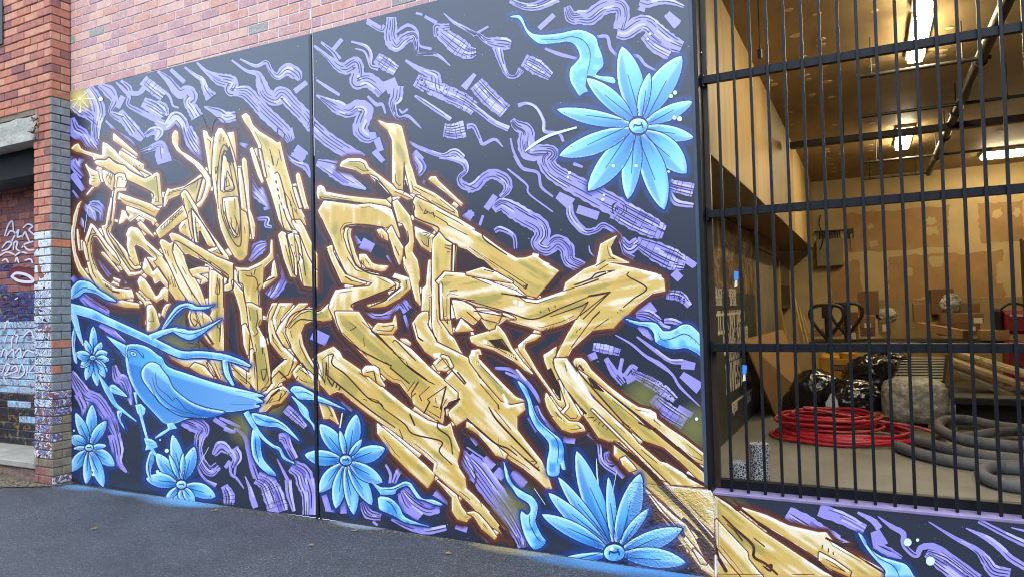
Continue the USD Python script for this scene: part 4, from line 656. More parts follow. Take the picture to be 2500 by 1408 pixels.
def do_gold():
    polys = []
    for ln in GOLDS.strip().splitlines():
        for seg in ln.split(';'):
            g = rounded(trace(seg)[0], 1.0)
            if not g.is_empty: polys.append(g.buffer(.9))
    base = unary_union(polys)
    fill = base.buffer(7.5).buffer(-7.5).difference(base.buffer(2.4)).buffer(-1.1).buffer(1.1)   # what lies between close strokes is gold too
    for q in getattr(fill, 'geoms', [fill]):
        if q.area > 28: polys.append(q)
    allg = unary_union(polys)
    sh = unary_union([shapely.affinity.translate(allg, -1.2*i, 1.6*i) for i in range(0, 7, 2)])
    el = element('brown_outline', 'dark brown painted outline and block shadow behind the gold lettering'); SPEC[el] = ('brown_outline', 'dark brown painted outline and block shadow behind the gold lettering', 'stuff')
    core = unary_union([allg.buffer(6.0), sh]).buffer(2).buffer(-1)
    paint(4, el, core.buffer(11).difference(core), BROWN, alpha=lambda p, s=core: np.clip(1-shapely.distance(s, shapely.points(p))/11, 0, 1)**1.6*.85, grad=True)
    def bfn(p):
        d = shapely.distance(allg, shapely.points(p))
        return mixc(np.tile(lin('6e331a', .8), (len(p), 1)), DKB, sm(d, 3.6, 6.2)*.95+.03)
    paint(5, el, core, bfn, grad=True)
    els = []
    for i, g in enumerate(polys):
        later = [q for q in polys[i+1:] if q.intersects(g)]
        vis = g.difference(unary_union(later).buffer(3.0)) if later else g
        e = element('gold_letter_shape'); els.append((e, g))
        if not vis.is_empty: paint(6, e, vis, gold_paint(g, i), grad=True)
    el = element('brown_letter_line', 'thin brown lines and ticks drawn inside the gold lettering'); SPEC[el] = ('brown_letter_line', 'thin brown lines and ticks drawn inside the gold lettering', 'stuff')
    ls = []; R = np.random.default_rng(14)
    for g in polys:                                            # thin inlines that follow the edge of the wider strokes
        inn = g.buffer(-8.0)
        for q in (inn.geoms if hasattr(inn, 'geoms') else [inn]):
            if q.is_empty or q.area < 60: continue
            c = shapely.get_coordinates(shapely.segmentize(q.simplify(.8).exterior, 5.0)); i = int(R.integers(0, 12))
            while i < len(c)-6:
                k = int(R.uniform(6, 26))
                if R.random() < .5: ls.append(line(c[i:i+k], R.uniform(1.5, 2.6), .3, False).intersection(g))
                i += k+int(R.uniform(4, 16))
    for ln in LINES.strip().splitlines():
        for seg in ln.split(';'):
            seg = seg.strip()
            t, w = seg[0], float(seg[2:seg.index(')')])
            p, _ = trace(t+' '+seg[seg.index(')')+1:])
            ls.append(line(p, w/2.5+.8, .4, len(p) > 3 and w < 20))
    paint(7, el, unary_union(ls), lambda p: mixc(np.tile(DKB, (len(p), 1)), BROWN, sm(vn(p, 12, 8), .4, .6)), grad=True)
    for s in DARKS.split('|'): paint(7, element('dark_letter_counter'), rounded(trace(s)[0], .8), DKB)
    for s in MARKS.strip().split('|'):
        mk = rounded(trace(s)[0], 1.5)
        paint(8, element('white_highlight'), mk.buffer(2), WHITE, alpha=lambda p, g=mk: sm(shapely.distance(shapely.boundary(g.buffer(2)), shapely.points(p)), 0, 4)*.9, grad=True)
    # short pale ticks and spray dabs
    R = np.random.default_rng(3); dabs = []
    for _ in range(150):
        g = polys[R.integers(len(polys))]
        x0, y0, x1, y1 = g.bounds; c = np.array([R.uniform(x0, x1), R.uniform(y0, y1)])
        if not g.buffer(-5).contains(Point(c)): continue
        a = R.uniform(.8, 1.9); k = R.integers(2, 6)
        for j in range(k):
            o = c+np.array([4.2*j, 2.6*j]); d = np.array([math.cos(a), math.sin(a)])*R.uniform(2, 5)
            if g.contains(Point(o+d)) and g.contains(Point(o-d)): dabs.append(LineString([o-d, o+d]).buffer(.8))
    el = element('pale_tick', 'rows of short pale ticks on the gold lettering'); SPEC[el] = ('pale_tick', 'rows of short pale ticks on the gold lettering', 'stuff')
    paint(8, el, unary_union(dabs), lin('f8eab0', .9))
do_gold()

# --- blue flowers, bird, branch and leaves
def blue_fill(poly, seed, axis=None, lift=0.0):
    def fn(p):
        dist, v = edge_dir(poly, p); lit = v @ np.array([.6, .8])
        n1 = vn(p, 30, seed)
        c = np.tile(SKYM, (len(p), 1))
        if axis is not None:
            a, b = axis; d = b-a; t = ((p-a)@d)/(d@d)
            s = ((p-a)@np.array([-d[1], d[0]]))/np.hypot(*d)
            c = mixc(c, SKYD, sm(.48-t, 0, .42)*.95)
            c = mixc(c, SKYL, sm(t, .3, 1.0)*.8)
            c = mixc(c, SKYD, sm(np.sign(d[0]+.1)*s*.08, .05, .5)*sm(dist, 2, 6)*.6)
        else:
            c = mixc(c, SKYL, sm(n1, .42, .6)*.7); c = mixc(c, SKYD, sm(.46-n1, 0, .1)*.5)
        c = mixc(c, lin('c8ecff', .92), sm(7-dist, 0, 5)*sm(lit, -.3, .5)*.9)
        c = mixc(c, SKYD, sm(8-dist, 0, 6)*sm(-lit, .1, .8)*.55)
        if lift: c = mixc(c, lin('9fe8ff', .95), np.full(len(p), lift))
        return c
    return fn
def petal(a, b, w, r=None):
    d = b-a; L = np.hypot(*d); d = d/L; n = np.array([-d[1], d[0]])
    s = np.linspace(0, 1, 22); prof = np.sin(np.pi*s**.8)**.75*(.55+.45*s)
    prof = prof/prof.max(); bend = (r or 0)*np.sin(np.pi*s)
    mid = a+np.outer(s*L, d)+np.outer(bend, n)
    return Polygon(np.vstack([mid+np.outer(prof*w/2, n), (mid-np.outer(prof*w/2, n))[::-1]])).buffer(.8)
def halo(el, core, r, col, strength=.8, layer=9):
    paint(layer, el, core.buffer(r), col, alpha=lambda p, g=core: (np.clip(1-shapely.distance(g, shapely.points(p))/r, 0, 1)**1.4)*strength, grad=True)
def pt(s): return trace(s)[0][0]
FLOWERS = [
 ('C 800,395', 24, 'C', '805,130(58) 735,245(44) 875,265(54) 925,350(64) 940,415(54) 925,510(58) 905,560(58) 840,635(52) 745,585(58) 700,475(58) 660,355(74)', 'small blue flower by the brick pier, beside the branch end', 0),
 ('C 770,1165', 34, 'C', '795,800(88) 655,870(74) 915,940(78) 605,1075(90) 985,1320(100) 615,1370(90) 745,1475(76) 890,1500(84) 915,1150(36) 640,1175(30)', 'blue flower in the lower left corner of the mural', 0),
 ('H 225,610', 42, 'H', '150,185(95) 10,345(105) 335,290(100) -75,560(110) 515,712(112) 165,740(70) 250,755(70) 335,760(74) 240,345(34) 120,355(30) 90,745(50)', 'blue flower at the foot of the wall below the bird', 0),
 ('L 300,400', 50, 'L', '390,10(120) 80,95(125) 633,300(130) -50,355(120) 75,675(118) 215,812(108) 370,865(108) 522,782(108) 612,590(118) 250,150(40) 435,225(46)', 'blue flower lying across the joint between the two wall panels', 0),
 ('Q 560,1085', 78, 'Q', '420,408(195) 930,488(195) 655,635(84) 1022,878(112) 1030,1185(115) 970,1490(205) 780,1800(195) 470,1710(145) 130,1640(185) -115,1340(160) -135,945(115) 120,680(135)', 'largest blue flower, at the top of the mural beside the barred opening', .12),
 ('P 1268,1195', 88, 'P', '945,325(165) 790,550(95) 705,682(115) 650,868(118) 1218,548(74) 1490,520(175) 1565,815(74) 1850,985(150) 1880,1275(150) 700,1300(90)', 'blue flower with wide petals rising from the ground near the middle of the mural', 0),
]
def do_flowers():
    for fi, (cs, cr, tl, tips, lab, lift) in enumerate(FLOWERS):
        ctr = pt(cs); el = element('blue_flower', lab); P, axes = [], []
        tp, tw = trace(tl+' '+tips)
        for b, w in zip(tp, tw):
            d = b-ctr; a = ctr+d/np.hypot(*d)*(cr/3.52)*.75
            P.append(petal(a, b, w*1.06, w*.06*(1 if (b[0]+b[1]) % 2 > 1 else -1))); axes.append((a, b))
        U = unary_union(P)
        halo(el, U, 16, lin('12377e', .8), .85)
        out = unary_union([p.buffer(3.0) for p in P]+[Point(ctr).buffer(cr/3.52+4)])
        paint(10, el, out, NAVY)
        for i, g in enumerate(P):
            later = [q.buffer(2.4) for q in P[i+1:] if q.buffer(2.4).intersects(g)]
            vis = g.difference(unary_union(later+[Point(ctr).buffer(cr/3.52+2.5)])) if later or True else g
            paint(11, el, vis, blue_fill(g, i+fi*20, axes[i], lift), sub='petal', grad=True)
            a, b = axes[i]; d = b-a; nn = np.array([-d[1], d[0]])*.04
            if tw[i] > 12:
                paint(12, el, unary_union([line(np.array([a+d*.06+nn, a+d*.3+nn*.6, a+d*.62]), 2.2, .2), line(np.array([a+d*.1-nn*1.5, a+d*.3-nn*2]), 1.5, .2)]), NAVY)
                R = np.random.default_rng(fi*50+i)
                dots = [Point(a+d*R.uniform(.8, .95)+nn*R.uniform(-3, 3)).buffer(R.uniform(.5, 1.5), quad_segs=3) for _ in range(R.integers(0, 5))]
                if dots: paint(12, el, unary_union(dots).intersection(g), NAVY)
        r = cr/3.52
        c0 = shapely.affinity.scale(Point(ctr).buffer(1), r, r*.8)
        paint(11, el, c0, blue_fill(c0, 90+fi, None, .1), sub='flower_centre', grad=True)
        x, y = ctr
        paint(12, el, unary_union([line(np.array([[x-r*.5, y+r*.15], [x-r*.4, y-r*.1], [x, y], [x+r*.4, y-r*.1], [x+r*.5, y+r*.2]]), r*.16+.6, .5), Point(x+r*.35, y-r*.3).buffer(r*.1)]), NAVY)
        paint(13, el, Point(x-r*.25, y-r*.4).buffer(r*.2), WHITE)
LEAVES = [
 ('leaf', 'e 120,200 170,110 230,30 300,0 360,5 400,25 480,25 540,12 470,45 380,50 310,30 260,60 210,110 150,190', 'e 130,190 200,100 260,40 330,18'),
 ('leaf', 'e 200,210 280,200 340,215 420,205 500,170 600,122 540,165 430,250 350,290 290,275 230,240', 'e 220,220 300,240 380,240 470,200'),
 ('leaf', 'b 48,545 90,490 130,475 200,490 260,540 340,590 410,640 330,625 250,580 160,565 110,600 48,620', 'b 55,605 110,555 160,535 250,560'),
 ('leaf', 'G 830,872 950,890 1060,930 1150,1000 1240,1110 1130,1030 1050,990 960,985 870,960', 'G 850,890 950,940 1050,950 1130,1000'),
 ('leaf', 'G 840,1010 880,1050 910,1120 910,1200 940,1280 1040,1400 970,1390 880,1310 835,1220 825,1100', 'G 858,1070 865,1180 890,1290'),
 ('leaf', 'G 1160,670 1190,640 1260,645 1400,720 K 150,760 300,840 180,800 60,765 G 1340,755 1240,750 1190,700', 'G 1200,690 1290,690 1350,720'),
 ('leaf', 'G 1170,720 1250,780 1310,840 1330,920 1390,1000 K 30,1020 G 1340,960 1260,880 1220,800', 'G 1200,770 1280,880'),
 ('leaf', 'D 1300,320 1330,400 1300,480 1310,590 1270,530 1258,440', 'D 1298,350 1280,450 1295,550'),
 ('leaf', 'C 640,140 655,200 645,300 670,440 640,420 622,300 622,200', 'C 640,200 632,300'),
 ('leaf', 'C 945,640 980,625 1030,660 1100,730 1020,710 960,690', 'C 960,650 1050,690'),
 ('leaf', 'C 1010,850 1050,860 1040,920 1080,1010 1040,960 1015,900', 'C 1030,880 1050,950'),
 ('blue_tendril', 'M 370,150 440,135 480,165 510,240 560,290 640,305 780,295 900,270 970,262 1050,285 1110,330 1130,400 1165,490 1170,570 1110,640 1160,660 1260,670 1270,720 1180,700 1050,650 1030,680 1020,740 1040,790 1000,800 970,825 930,770 890,690 890,600 930,550 970,500 960,440 920,380 860,360 760,375 640,380 580,350 520,290 480,210 440,160', 'M 640,345 800,340 900,320 1000,350 1055,430 1060,520 1035,640'),
 ('blue_tendril', 'S 455,60 560,85 700,95 750,140 780,165 850,160 930,115 990,110 1040,140 1110,220 1125,300 1125,395 1040,340 960,310 860,320 780,300 710,260 690,180 640,130 540,110 470,80', 'S 730,180 760,240 850,230 950,190 1030,230 1110,310'),
 ('blue_tendril', 'O 435,595 500,640 540,720 580,850 640,950 740,1040 810,1100 835,1180 835,1270 850,1350 820,1350 800,1300 790,1400 700,1400 690,1290 710,1170 690,1100 600,1000 540,880 520,760', 'O 560,820 620,950 760,1080 790,1180 780,1300'),
 ('blue_tendril', 'P 320,430 350,500 400,610 500,680 570,720 610,790 600,870 590,930 640,1040 680,1100 620,1160 560,1150 500,1050 465,920 470,840 520,870 550,830 530,770 440,710 400,650 340,560', 'P 540,870 545,950 600,1060 640,1100'),
 ('blue_tendril', 'L 520,580 600,630 700,630 800,585 860,600 900,660 960,730 1050,740 1130,780 1080,785 980,745 920,730 880,680 830,620 740,650 720,690 610,700 590,680', 'L 620,650 700,650 800,610'),
 ('leaf', 'L 580,720 640,715 700,740 760,800 800,880 900,930 1020,970 900,950 800,930 700,870 600,830 580,780', 'L 640,740 700,790 740,860'),
 ('blue_tendril', 'U 335,1020 380,1060 430,1150 520,1220 640,1260 750,1300 810,1390 810,1405 580,1405 570,1350 500,1270 430,1190 370,1100', 'U 400,1110 500,1230 640,1310 690,1400'),
]
BRANCH = 'b 40,690(75) 200,735(75) 330,790(58) e 30,295(56) 140,350(56) 280,408(58) 430,405(50) 600,425(50) 700,450(40) h 100,470(36) 170,500(16)|b 55,700(30) C 645,60(55) 685,200(34) 720,290(10)|e 622,450(42) 640,560(40) 692,655(20)|G 780,860(50) 840,970(40) 930,1085(26) 1010,1150(24) 1070,1180(24) 1110,1255(26) 1195,1300(8)|e 20,275(50) 130,230(42) 245,200(20)|C 850,540(8) 890,610(34) 930,680(50) 990,790(34) 1060,850(26) 1175,940(8)|C 1165,690(30) 1180,790(10)|C 1205,850(26) 1240,990(22) 1270,1090(18) 1310,1180(26) D 1345,360(20)'
def do_blue():
    bs = [band(*ribbon(*trace(s), 6), -1, 1) for s in BRANCH.split('|')]
    allb = unary_union(bs); el = element('blue_branch', 'pale blue branch that carries the bird and the leaves')
    halo(el, allb, 12, lin('12377e', .8), .8); paint(10, el, allb.buffer(3), NAVY)
    for i, g in enumerate(bs): paint(11, el, g, blue_fill(g, 200+i, None, .12), grad=True)
    R = np.random.default_rng(5); tk = []
    for s in BRANCH.split('|')[:3]:
        q, n, w = ribbon(*trace(s), 8)
        for i in range(2, len(q)-2, 2):
            if R.random() < .5: tk.append(line(np.array([q[i]+n[i]*w[i]*.42, q[i]+n[i]*w[i]*R.uniform(.05, .25)+R.normal(0, 1.5, 2)]), 1.3, .2))
    paint(12, el, unary_union(tk), NAVY)
    for i, (nm, s, v) in enumerate(LEAVES):
        g = rounded(catmull(trace(s)[0], 4, True), .4); el = element(nm)
        lift = .3 if s[0] == 'M' else .05
        halo(el, g, 13, lin('12377e', .8), .8); paint(10, el, g.buffer(2.8), NAVY)
        pp = trace(s)[0]; k = len(pp)//2
        paint(11, el, g, blue_fill(g, 300+i, None, lift), grad=True)
        vp = trace(v)[0]; vl = [line(vp, 2.2, .2)]
        q = catmull(vp, 4)
        for j in range(2, len(q)-2, 3):
            d = q[j+1]-q[j]; d /= max(np.hypot(*d), 1e-6); nn = np.array([-d[1], d[0]])*(1 if j % 2 else -1)
            vl.append(line(np.array([q[j], q[j]+d*6+nn*5]), 1.3, .2))
        paint(12, el, unary_union(vl).intersection(g), NAVY)
    # the bird
    el = element('blue_bird', 'blue bird painted on the branch, head turned up to the left')
    body = rounded(catmull(trace('C 1090,300 1112,282 1180,278 1280,308 1360,370 G 60,395 110,470 300,540 550,620 800,680 935,722 880,735 930,772 860,790 900,815 730,850 540,868 460,910 300,912 230,935 120,970 40,930 C 1380,925 1200,730 1115,570 1085,430')[0], 4, True), .4)
    beak = rounded(trace('C 915,205 1000,245 1092,290 1100,335 1112,422 1070,382 1000,300')[0], .5)
    wing = rounded(catmull(trace('C 1225,500 1280,440 1340,440 1400,480 G 40,470 110,560 160,660 300,770 440,825 600,862 480,905 330,905 200,885 60,795 0,725 C 1300,680 1230,580')[0], 4, True), .4)
    feet = unary_union([rounded(trace(s)[0], .8) for s in ('G 100,960 150,950 190,1000 130,1010 60,1060 0,1090 0,1075 60,1030 110,1000', 'C 1165,800 1215,790 1255,830 1250,870 1220,905 1185,870', 'C 1240,1085 1300,1090 1345,1120 1360,1160 1310,1180 1250,1190 1260,1150')])
    allp = unary_union([body, beak, feet]); halo(el, allp, 13, lin('12377e', .8), .8); paint(10, el, allp.buffer(3), NAVY)
    a, b = pt('C 1090,420'), pt('G 900,760')
    paint(11, el, body.difference(wing.buffer(2.5)), blue_fill(body, 401, (a-(b-a)*.35, b), 0), grad=True)
    paint(11, el, beak.difference(body.buffer(1)), blue_fill(beak, 402, None, .25), sub='beak', grad=True)
    paint(11, el, feet, blue_fill(feet, 403, None, .45), sub='foot', grad=True)
    paint(11, el, wing, blue_fill(wing, 404, (pt('G 500,900'), pt('C 1250,450')), 0), sub='wing', grad=True)
    ls = [line(trace(s)[0], w, .25) for s, w in (('C 1310,560 1340,660 G 60,740 200,840 400,890', 1.8), ('C 1290,600 G 0,720 90,820 260,880', 1.6), ('C 1340,520 G 20,640 110,720 150,760 180,740 260,830 300,850 330,870', 2), ('C 920,215 1020,320 1095,385', 1.8), ('C 1100,340 1130,320 1180,330 1215,370 1240,395 1230,350', 2.2), ('C 1110,300 1095,350 1110,420', 2.6), ('G 700,720 860,760', 1.6), ('G 640,790 880,800', 1.6), ('G 700,680 860,705', 1.6), ('C 1190,800 1200,880', 1.5), ('C 1210,800 1225,890', 1.5), ('C 1250,1110 1330,1125', 1.5), ('C 1255,1140 1330,1150', 1.5), ('C 1190,640 G 0,900', .8))]
    paint(12, el, unary_union(ls[:-1]), NAVY)
    eye = shapely.affinity.rotate(shapely.affinity.scale(Point(pt('C 1150,362')).buffer(1), 9, 6), 25)
    paint(12, el, eye, NAVY, sub='eye'); paint(13, el, eye.buffer(-1.6), SKYL, sub='eye'); paint(14, el, Point(pt('C 1150,362')).buffer(2.6), NAVY, sub='eye')
do_flowers(); do_blue()
def do_extras():
    el = element('pale_spray_burst', 'pale yellow spray burst in the upper left corner of the mural')
    c = pt('A 690,850')
    paint(9, el, Point(c).buffer(42), lin('f0dc86', .9), alpha=lambda p: np.clip(1-np.hypot(*(p-c).T)/42, 0, 1)**1.3*.9, grad=True)
    rays = [LineString([c+np.array([math.cos(t), math.sin(t)])*8, c+np.array([math.cos(t), math.sin(t)])*r]).buffer(.9) for t, r in ((0, 36), (.8, 30), (1.5, 32), (2.2, 28), (2.9, 24), (-.7, 24))]
    paint(13, el, unary_union(rays+[Point(c).buffer(4), Point(pt('A 870,855')).buffer(5), Point(pt('A 692,960')).buffer(4)]), lin('fbeeb0', .9))
    el = element('pale_streak', 'long pale streaks and small round dabs beside the flowers'); SPEC[el] = ('pale_streak', 'long pale streaks and small round dabs beside the flowers', 'stuff')
    st = [line(trace(s)[0], w, .2) for s, w in (('M 505,1300 600,1230 720,1165 940,1100', 7), ('H 380,440 460,290', 2), ('P 1115,390 1120,500 1130,600', 3), ('P 1290,490 1250,700', 2.5), ('P 580,640 675,780', 2.2), ('T 640,1105 560,1130', 2.4), ('B 765,420 730,660', 2), ('B 770,420 825,560', 2), ('L 270,0 250,120', 6), ('P 320,420 350,500', 3))]
    st += [Point(pt(s)).buffer(r) for s, r in (('Q 660,297', 3.5), ('Q 640,340', 3), ('Q 875,800', 5), ('Q 840,830', 5), ('Q 915,1025', 6), ('Q 870,1015', 5), ('N 885,150', 4), ('N 870,190', 3), ('N 1170,380', 4), ('N 1180,340', 3), ('U 760,1105', 9.5), ('U 845,1085', 4), ('U 955,1265', 11), ('S 1060,920', 4), ('R 820,140', 3), ('R 345,90', 4), ('R 540,90', 4), ('C 640,1020', 2.5), ('D 800,485', 3), ('D 805,525', 3.5), ('D 1360,500', 3), ('D 1380,515', 3.5), ('C 1380,1100', 2), ('H 20,500', 4), ('H 100,320', 5))]
    paint(13, el, unary_union(st), lin('d4f0ff', .92))
    el = element('wisp_line', 'fine dark brown drips and loops around the letters'); SPEC[el] = ('wisp_line', 'fine dark brown drips and loops around the letters', 'stuff')
    ws = [line(trace(s)[0], w) for s, w in (('c 430,65 460,130 480,190 510,215 520,160 540,110 570,90 610,110 650,180 690,165 715,190', 2.6), ('f 235,150 300,190 380,245 390,175 440,220 440,260', 2.8), ('c 295,225 290,310 340,370 400,430', 2.0), ('O 270,1080 285,1180 315,1240', 1.2), ('g 350,20 355,130 370,170 360,220 370,250 480,600', 1.6), ('b 540,490 600,590 650,620', 1.5), ('P 60,600 100,700 130,800', 2), ('G 890,870 960,870 920,930 960,1010', 4))]
    paint(7, el, unary_union(ws), BROWN)
    R = np.random.default_rng(11); dots = []
    for _ in range(900):
        x, y = R.uniform(180, 2490), R.uniform(20, 1400); dots.append(Point(x, y).buffer(abs(R.normal(0, .45))+.35, quad_segs=2))
    el = element('paint_speckle', 'fine pale paint speckle across the dark wall paint')
    SPEC[el] = ('paint_speckle', 'fine pale paint speckle across the dark wall paint', 'stuff')
    paint(4, el, unary_union(dots), lin('9aa3c8', .8))
    for s, r in (('e 250,330', 90), ('G 800,980', 60), ('P 400,780', 70), ('S 600,730', 60), ('S 1050,1000', 70), ('G 1000,800', 40), ('T 1000,900', 60)):
        c2 = pt(s); el = element('olive_overspray'); paint(4.5, el, Point(c2).buffer(r), lin('7d7a3c', .6), alpha=lambda p, c2=c2, r=r: np.clip(1-np.hypot(*(p-c2).T)/r, 0, 1)*.75, grad=True)
do_extras()
# ------------------------------------------------------------------ materials of the walls
def paint_material(name, rough, bump):
    n = {"c": ("attribute", {"attribute": "paint"}), "a": ("attribute", {"attribute": "cover"}), "p": ("principled_bsdf", {"roughness": rough, "specular_ior_level": 1.0}),
         "g": ("geometry", {}), "no": ("noise_texture", {"scale": 90.0, "detail": 3.0}), "bp": ("bump", {"strength": 1.0, "distance": bump})}
    return usdkit.material(stage, '/World/Looks/'+name, n, [("c.color", "p.base_color"), ("a.fac", "p.alpha"), ("g.position", "no.vector"), ("no.fac", "bp.height"), ("bp.normal", "p.normal")], surface="p.BSDF")
PAINTM = paint_material('mural_paint', 0.36, 0.0001)
PAINTR = paint_material('mural_paint_rough', 0.5, 0.012)
BOARD = mat('dark_wall_paint', lin('161d2c', .8), 0.36, 0.25, 1.4, bump=0.0001, bscale=90, spec=1.0)
ROUGHB = mat('rough_render', lin('20222a', .8), 0.55, 0.3, 2.0, bump=0.02, bscale=45)
LILAC = mat('sill_paint', lin('8d80a8', .8), 0.6, 0.35, 9.0, bump=0.002, bscale=60)

# ------------------------------------------------------------------ the painted wall: two panels, a rough base block and the low wall under the opening
seam = lambda y: 762+(y-81)*18/1181
TL = [(171, 224.6), (400, 169), (758, 82)]
panel_left = Polygon([(171, 224.6), (400, 169), (seam(82)-1.6, 82), (seam(1263)-1.6, 1263.5), (470, 1221), (173, 1181)])
BLOCK = Polygon([(1534, 1173), (1737, 1195), (1747, 1215), (1752, 1420), (1536, 1420)])
right_edge = [(1697, -30), (1703, 400), (1720, 780), (1731, 1160), (1735.5, 1194)]
panel_right = Polygon([(seam(82)+1.6, 81), (930, 38), (1090, -5), (1180, -30)]+right_edge+[(1740, 1420), (1540, 1392), (1140, 1321), (seam(1264)+1.6, 1264)]).difference(BLOCK)
lw = at(1745, 1197); LZ = 0.525
def pz(X, Z, Y=0.0):                             # picture place of a point (for the tracing only)
    q = CAM @ (np.array([X, Y, Z])-EYE); return (CX+FPX*q[0]/q[2], CY-FPX*q[1]/q[2])
LOWW = Polygon([pz(-.914, LZ-.004), pz(.95, LZ-.004), pz(.95, -.05), pz(-.905, -.05)])
REG = {}
def region(name, poly, label, mat_, depth, Y0, cat):
    t = thing(name, label, cat, (0, 0, 0)); REG[name] = (t, poly, Y0)
    w = wall(shapely.get_coordinates(poly.exterior), 0.0)
    pg = Polygon(w[:, [0, 2]]).buffer(0)
    pg = pg.intersection(sbox(-20, -.06, 20, 20))
    m = trimesh.creation.extrude_polygon(pg, depth, engine='earcut')
    v = m.vertices; m.vertices = np.stack([v[:, 0], Y0+depth-v[:, 2], v[:, 1]], 1); m.invert()
    obj('board', m, mat_, t)
    return t

def add_region(key, name, poly, label, mat_, depth, Y0, cat, pm):
    t = region(name, poly, label, mat_, depth, Y0, cat); REG[key] = (t, poly, Y0, pm)
REG = {}
add_region('left', 'mural_panel', panel_left, 'left panel of the dark graffiti wall, between brick pier and joint, with the bird', BOARD, .05, 0.0, 'wall', PAINTM)
add_region('right', 'mural_panel', panel_right, 'right panel of the dark graffiti wall, between joint and barred opening', BOARD, .05, 0.0, 'wall', PAINTM)
add_region('block', 'base_block', BLOCK, 'rough rendered base block below the left end of the bars', ROUGHB, .3, -0.012, 'wall', PAINTR)
add_region('low', 'low_wall', LOWW, 'low painted wall below the barred opening', BOARD, .16, 0.0, 'wall', PAINTM)
for k in [k for k in REG if k not in ('left', 'right', 'block', 'low')]: REG.pop(k)

def tri_fill(poly, grad):
    out = []
    for g in (poly.geoms if hasattr(poly, 'geoms') else [poly]):
        if g.geom_type != 'Polygon' or g.area < .6: continue
        if not grad:
            try: v, f = trimesh.creation.triangulate_polygon(g.simplify(.12), engine='earcut')
            except Exception: continue
            out.append((np.asarray(v)[:, :2], np.asarray(f))); continue
        gs = shapely.segmentize(g.simplify(.2), 3.2); b = np.unique(np.round(shapely.get_coordinates(gs), 3), axis=0)
        x0, y0, x1, y1 = g.bounds; s = 4.2
        X, Y = np.meshgrid(np.arange(x0, x1, s), np.arange(y0, y1, s*.87)); X[1::2] += s/2
        P = np.stack([X.ravel(), Y.ravel()], 1)
        P = P[shapely.contains_xy(g.buffer(-1.7), P[:, 0], P[:, 1])] if len(P) else P
        rings = []
        for o in (2.2, 4.6):
            gi = g.buffer(-o)
            if not gi.is_empty: rings.append(shapely.get_coordinates(shapely.segmentize(gi.simplify(.25), 4.0)))
        if rings:
            P = P[shapely.contains_xy(g.buffer(-6.2), P[:, 0], P[:, 1])] if len(P) else P
            P = np.vstack([P]+rings)
        A = np.unique(np.round(np.vstack([b, P]), 3), axis=0)
        if len(A) < 3: continue
        try: T = Delaunay(A).simplices
        except Exception: continue
        c = A[T].mean(1); ok = shapely.contains_xy(g, c[:, 0], c[:, 1])
        T = T[ok]
        if len(T): out.append((A, T))
    return out
def build_mural():
    order = {}
    for i, it in enumerate(PAINT): order.setdefault(it[0], []).append(i)
    vis = {}
    for L, ids in order.items():
        solid = [i for i in ids if PAINT[i][5] is None]
        tree = shapely.STRtree([PAINT[i][3] for i in solid]) if solid else None
        for n, i in enumerate(solid):
            hits = [solid[j] for j in tree.query(PAINT[i][3]) if j > n]
            vis[i] = PAINT[i][3].difference(unary_union([PAINT[j][3] for j in hits])) if hits else PAINT[i][3]
        for i in ids:
            if PAINT[i][5] is not None: vis[i] = PAINT[i][3]
    nh = 0; meshes = {}
    for i, (L, el, sub, poly, col, al, grad) in enumerate(PAINT):
        if al is not None: nh += 1; L = L+.004*(nh % 150)
        for key, (t, rp, Y0, pm) in REG.items():
            g = vis[i]
            if not g.intersects(rp): continue
            g = g.intersection(rp)
            for v, f in tri_fill(g, grad):
                c = col(v) if callable(col) else np.tile(col, (len(v), 1))
                a = al(v) if al is not None else np.ones(len(v))
                w = wall(v, 0.0); w[:, 1] = Y0-.0012-.00034*L
                fa = w[f]; nrm = np.cross(fa[:, 1]-fa[:, 0], fa[:, 2]-fa[:, 0]); fl = nrm[:, 1] > 0
                f = f.copy(); f[fl] = f[fl][:, ::-1]
                meshes.setdefault((key, el), {}).setdefault((sub, i if sub else 0), []).append((w, f, c, a))
    nt = 0
    for (key, el), groups in meshes.items():
        t, rp, Y0, pm = REG[key]; sp = SPEC[el]; name, lab = sp[0], sp[1]
        parent = None
        for (sub, i) in sorted(groups, key=lambda k: (k[0] is not None, k[1])):
            vs, fs, cs, as_, o = [], [], [], [], 0
            for w, f, c, a in groups[(sub, i)]:
                vs.append(w); fs.append(f+o); cs.append(c); as_.append(a); o += len(w)
            vs, fs, cs, as_ = np.vstack(vs), np.vstack(fs), np.vstack(cs), np.concatenate(as_)
            pr = obj(name if sub is None else sub, (vs, fs), pm, t if (sub is None or parent is None) else parent)
            api = UsdGeom.PrimvarsAPI(pr)
            api.CreatePrimvar('paint', Sdf.ValueTypeNames.Color3fArray, 'vertex').Set(Vt.Vec3fArray.FromNumpy(np.clip(cs, 0, 1).astype(np.float32)))
            api.CreatePrimvar('cover', Sdf.ValueTypeNames.FloatArray, 'vertex').Set(Vt.FloatArray.FromNumpy(as_.astype(np.float32)))
            nt += len(fs)
            if sub is None:
                parent = pr
                if lab: pr.SetCustomDataByKey('label', lab)
                if len(sp) > 2: pr.SetCustomDataByKey('kind', sp[2])
    return nt
NT = build_mural()
